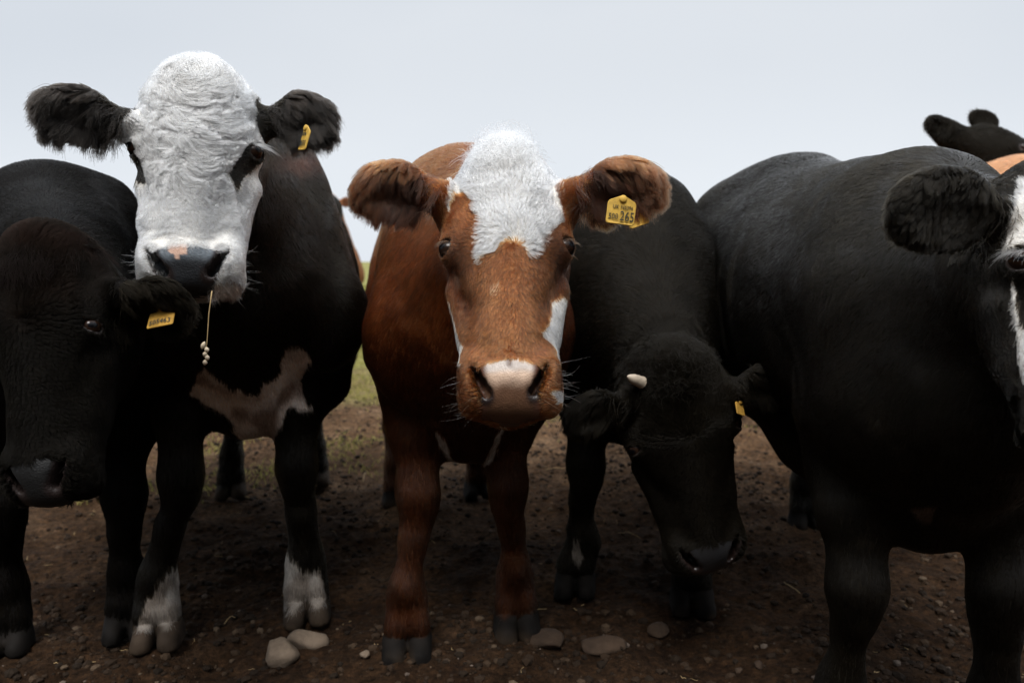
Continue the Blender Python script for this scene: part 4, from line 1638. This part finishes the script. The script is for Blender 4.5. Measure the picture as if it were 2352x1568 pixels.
M_STONE = mat_plain('stone', (.15, .112, .080), .85, .25, var=.35, vscale=22, bump=.35, bscale=90)
M_STONE2 = mat_plain('muddy_stone', (.042, .026, .016), .85, .25, var=.35, vscale=22, bump=.35, bscale=90)
for (x, y, rx, ry, rz_, rot, lab, mt) in (
        (643, 1508, .044, .036, .044, .2, 'grey angular stone, larger one at the white-faced cow\'s front hoof', M_STONE),
        (704, 1476, .052, .032, .028, -.05, 'pale flat slab of stone right under the white-faced cow\'s hoof', M_STONE),
        (836, 1527, .014, .012, .011, .6, 'small pale pebble left of the brown cow\'s front hoof', M_STONE),
        (1385, 1490, .062, .032, .024, .1, 'long rounded muddy stone right of the brown cow\'s hooves', M_STONE2),
        (1255, 1485, .050, .045, .020, .7, 'half-buried brown stone touching the brown cow\'s front hoof', M_STONE2),  # a lump of dirt, shaped with the same rock mesh
        (1515, 1445, .032, .030, .018, 1.3, 'brown stone in front of the grazing cow\'s hooves', M_STONE2),
        (1630, 1432, .013, .012, .009, .3, 'little stone by the grazing cow\'s right hoof', M_STONE2),
        (1700, 1533, .012, .010, .009, .3, 'left one of two small stones near the bottom edge', M_STONE2),
        (1745, 1533, .014, .012, .010, 1.3, 'right one of two small stones near the bottom edge', M_STONE2)):
    p = gnd(x, y)
    me = rock_mesh('stone', (rx, ry, rz_), int(x))
    me.materials.append(mt)
    o = bpy.data.objects.new('stone', me)
    COL.objects.link(o)
    o.location = (p[0], p[1] + .01, gz(p[0], p[1]) + rz_ * .45)
    o.rotation_euler = (0, 0, rot)
    tag(o, lab, 'stone')

# crumbs of earth and gravel: far too many to count
def scatter(name, n, xr, yr, rr, mat, label, sub, seed, kindc, keep=None):
    rg = np.random.default_rng(seed)
    pro = [rock_mesh('tmp', (1, .85, .65), 900 + k, 1) for k in range(8)]
    arr = []
    for me in pro:
        P = np.zeros(len(me.vertices) * 3)
        me.vertices.foreach_get('co', P)
        T = np.zeros(len(me.polygons) * 3, np.int32)
        me.polygons.foreach_get('vertices', T)
        arr.append((P.reshape(-1, 3), T.reshape(-1, 3)))
        bpy.data.meshes.remove(me)
    Vs, Fs, b0 = [], [], 0
    x = rg.uniform(*xr, n)
    y = yr[0] + (yr[1] - yr[0]) * rg.random(n) ** 1.6
    dens = vnoise(np.stack([x, y, 0 * x], 1), 2.2, 530)
    kp = rg.random(n) < (.35 + .65 * sstep(-.4, .5, dens))
    x, y = x[kp], y[kp]
    z = ground_h(x, y)
    r = rr[0] + (rr[1] - rr[0]) * rg.random(len(x)) ** 4
    for i in range(len(x)):
        P, T = arr[i % 8]
        a = rg.uniform(0, 6.28)
        c_, s_ = math.cos(a), math.sin(a)
        Q = P * r[i]
        Q = np.stack([Q[:, 0] * c_ - Q[:, 1] * s_ + x[i], Q[:, 0] * s_ + Q[:, 1] * c_ + y[i], Q[:, 2] + z[i] + r[i] * .15], 1)
        Vs.append(Q)
        Fs.append(T + b0)
        b0 += len(P)
    o = mesh_obj(name, np.concatenate(Vs), np.concatenate(Fs), mat, smooth=False)
    tag(o, label, kindc, kind='stuff')
    return o
M_CRUMB = mat_plain('earth_crumbs', (.040, .026, .017), .9, .2, var=.6, vscale=9)
def vary(m, stops):
    t = m.node_tree
    g_ = t.nodes.new('ShaderNodeNewGeometry')
    r_ = t.nodes.new('ShaderNodeValToRGB')
    while len(r_.color_ramp.elements) < len(stops):
        r_.color_ramp.elements.new(.5)
    for e_, (p_, c_) in zip(r_.color_ramp.elements, stops):
        e_.position = p_
        e_.color = (*c_, 1)
    t.links.new(g_.outputs['Random Per Island'], r_.inputs[0])
    b_ = [n for n in t.nodes if n.type == 'BSDF_PRINCIPLED'][0]
    t.links.new(r_.outputs[0], b_.inputs['Base Color'])
vary(M_CRUMB, [(0, (.010, .006, .003)), (.7, (.026, .015, .008)), (.95, (.045, .028, .016)), (1, (.10, .07, .045))])
M_GRAVEL = mat_plain('gravel', (.10, .075, .058), .85, .25, var=.5, vscale=14)
scatter('soil_crumbs', 42000, (-2.3, 2.3), (1.45, 5.5), (.0025, .018), M_CRUMB, 'loose brown crumbs of trodden earth all over the ground', 1, 41, 'soil')
scatter('gravel', 800, (-2.4, 2.6), (1.5, 7), (.003, .013), M_GRAVEL, 'pale grit and tiny stones strewn over the soil', 1, 42, 'gravel')

# bits of straw
for (x, y, dx, dy, lab) in ((510, 1418, 35, -14, 'pale straw lying between the white-faced cow\'s front feet'),
                            (1800, 1342, 38, 34, 'thin straw on bare earth right of the grazing cow\'s muzzle'),
                            (1180, 1425, 70, -22, 'faint straw beside the brown cow\'s right front hoof'),
                            (1560, 1010, 30, 6, 'short pale straw right behind the grazing cow\'s head'),
                            (845, 1070, -10, 28, 'curved dry stalk left of the brown cow\'s hind leg'),
                            (1255, 1078, 60, 4, 'dry stalk on the soil between the brown and the grazing cow'),
                            (1420, 1205, 50, 20, 'dry twig in the shade below the grazing cow\'s head')):
    a, b = gnd(x, y), gnd(x + dx, y + dy)
    V, F = [], []
    pts = []
    for k in range(6):
        t = k / 5
        p = a * (1 - t) + b * t
        p[0] += .006 * math.sin(3 * t + x)
        p[2] = gz(p[0], p[1]) + .006 + .008 * math.sin(math.pi * t)
        pts.append(p)
    tube(V, F, pts, .0011, 5)
    base = np.array([a[0], a[1], 0])
    o = mesh_obj('straw', np.array(V), F, M_STRAW, base=base)
    tag(o, lab, 'straw', 'bits of straw on the ground')

def chaff():
    V, F = [], []
    rg = np.random.default_rng(77)
    for _ in range(300):
        y = 1.5 + 4.0 * rg.random() ** 1.5
        x = rg.uniform(-2.2, 2.4)
        a = rg.uniform(0, 6.28)
        L = rg.uniform(.006, .028)
        r = rg.uniform(.0004, .0009)
        pts = []
        for k in range(4):
            t = k / 3 - .5
            px_, py_ = x + math.cos(a + t * .6) * L * t, y + math.sin(a + t * .6) * L * t
            pts.append((px_, py_, gz(px_, py_) + .004 + rg.uniform(0, .004)))
        tube(V, F, pts, r, 4)
    o = mesh_obj('chaff', np.array(V), F, M_STRAW)
    tag(o, 'scraps of chaff and broken straw trodden into the soil', 'chaff', kind='stuff')
chaff()

# turf: blades of grass in patches, thickening with distance
def turf():
    n = 260000
    y = 3.0 + 27 * rng.random(n) ** 1.7
    x = (rng.random(n) - .5) * 2 * (y * .8 + .6)
    P = np.stack([x, y, 0 * x], 1)
    d = vnoise(P, 1.1, 600) * .9 + vnoise(P, 4, 601) * .5 + (y - 7.0) * .34 + np.where(x < -.5, .45, 0)
    kp = d > rng.normal(0, .25, n)
    P = P[kp]
    n = len(P)
    P[:, 2] = ground_h(P[:, 0], P[:, 1]) - .004
    K = 4
    t = np.linspace(0, 1, K)[None, :, None]
    L = rng.uniform(.012, .04, n)[:, None, None] * (1 + .04 * P[:, 1])[:, None, None]
    az = rng.uniform(0, 2 * math.pi, n)
    dr = np.stack([np.cos(az), np.sin(az), 0 * az], 1)[:, None]
    Q = P[:, None] + L * (np.array([0, 0, 1.0]) * t * (1 - .3 * t) + dr * t ** 2 * rng.uniform(.2, .9, (n, 1, 1)))
    rad = (rng.uniform(.0008, .0016, n) * (1 + .25 * P[:, 1]))[:, None] * (1 - .8 * t[:, :, 0])
    k = rng.random((n, 1))
    col = np.array([.17, .18, .035]) * (1 - k) + np.array([.40, .34, .13]) * k
    col = col * np.exp(rng.normal(0, .25, n))[:, None]
    a = NT('turf')
    at = a.n('ShaderNodeAttribute', attribute_name='col')
    b = a.n('ShaderNodeBsdfDiffuse')
    a.l(at.outputs['Color'], b.inputs['Color'])
    tr = a.n('ShaderNodeBsdfTranslucent')
    a.l(at.outputs['Color'], tr.inputs['Color'])
    mx = a.n('ShaderNodeMixShader')
    mx.inputs[0].default_value = .4
    a.l(b.outputs[0], mx.inputs[1])
    a.l(tr.outputs[0], mx.inputs[2])
    a.l(mx.outputs[0], a.out.inputs[0])
    o = curves_obj('grass', Q, rad, np.clip(col, 0, .6), a.m, None, np.zeros(3))
    tag(o, 'short yellow-green turf growing beyond the bare soil', 'grass', kind='stuff')
turf()
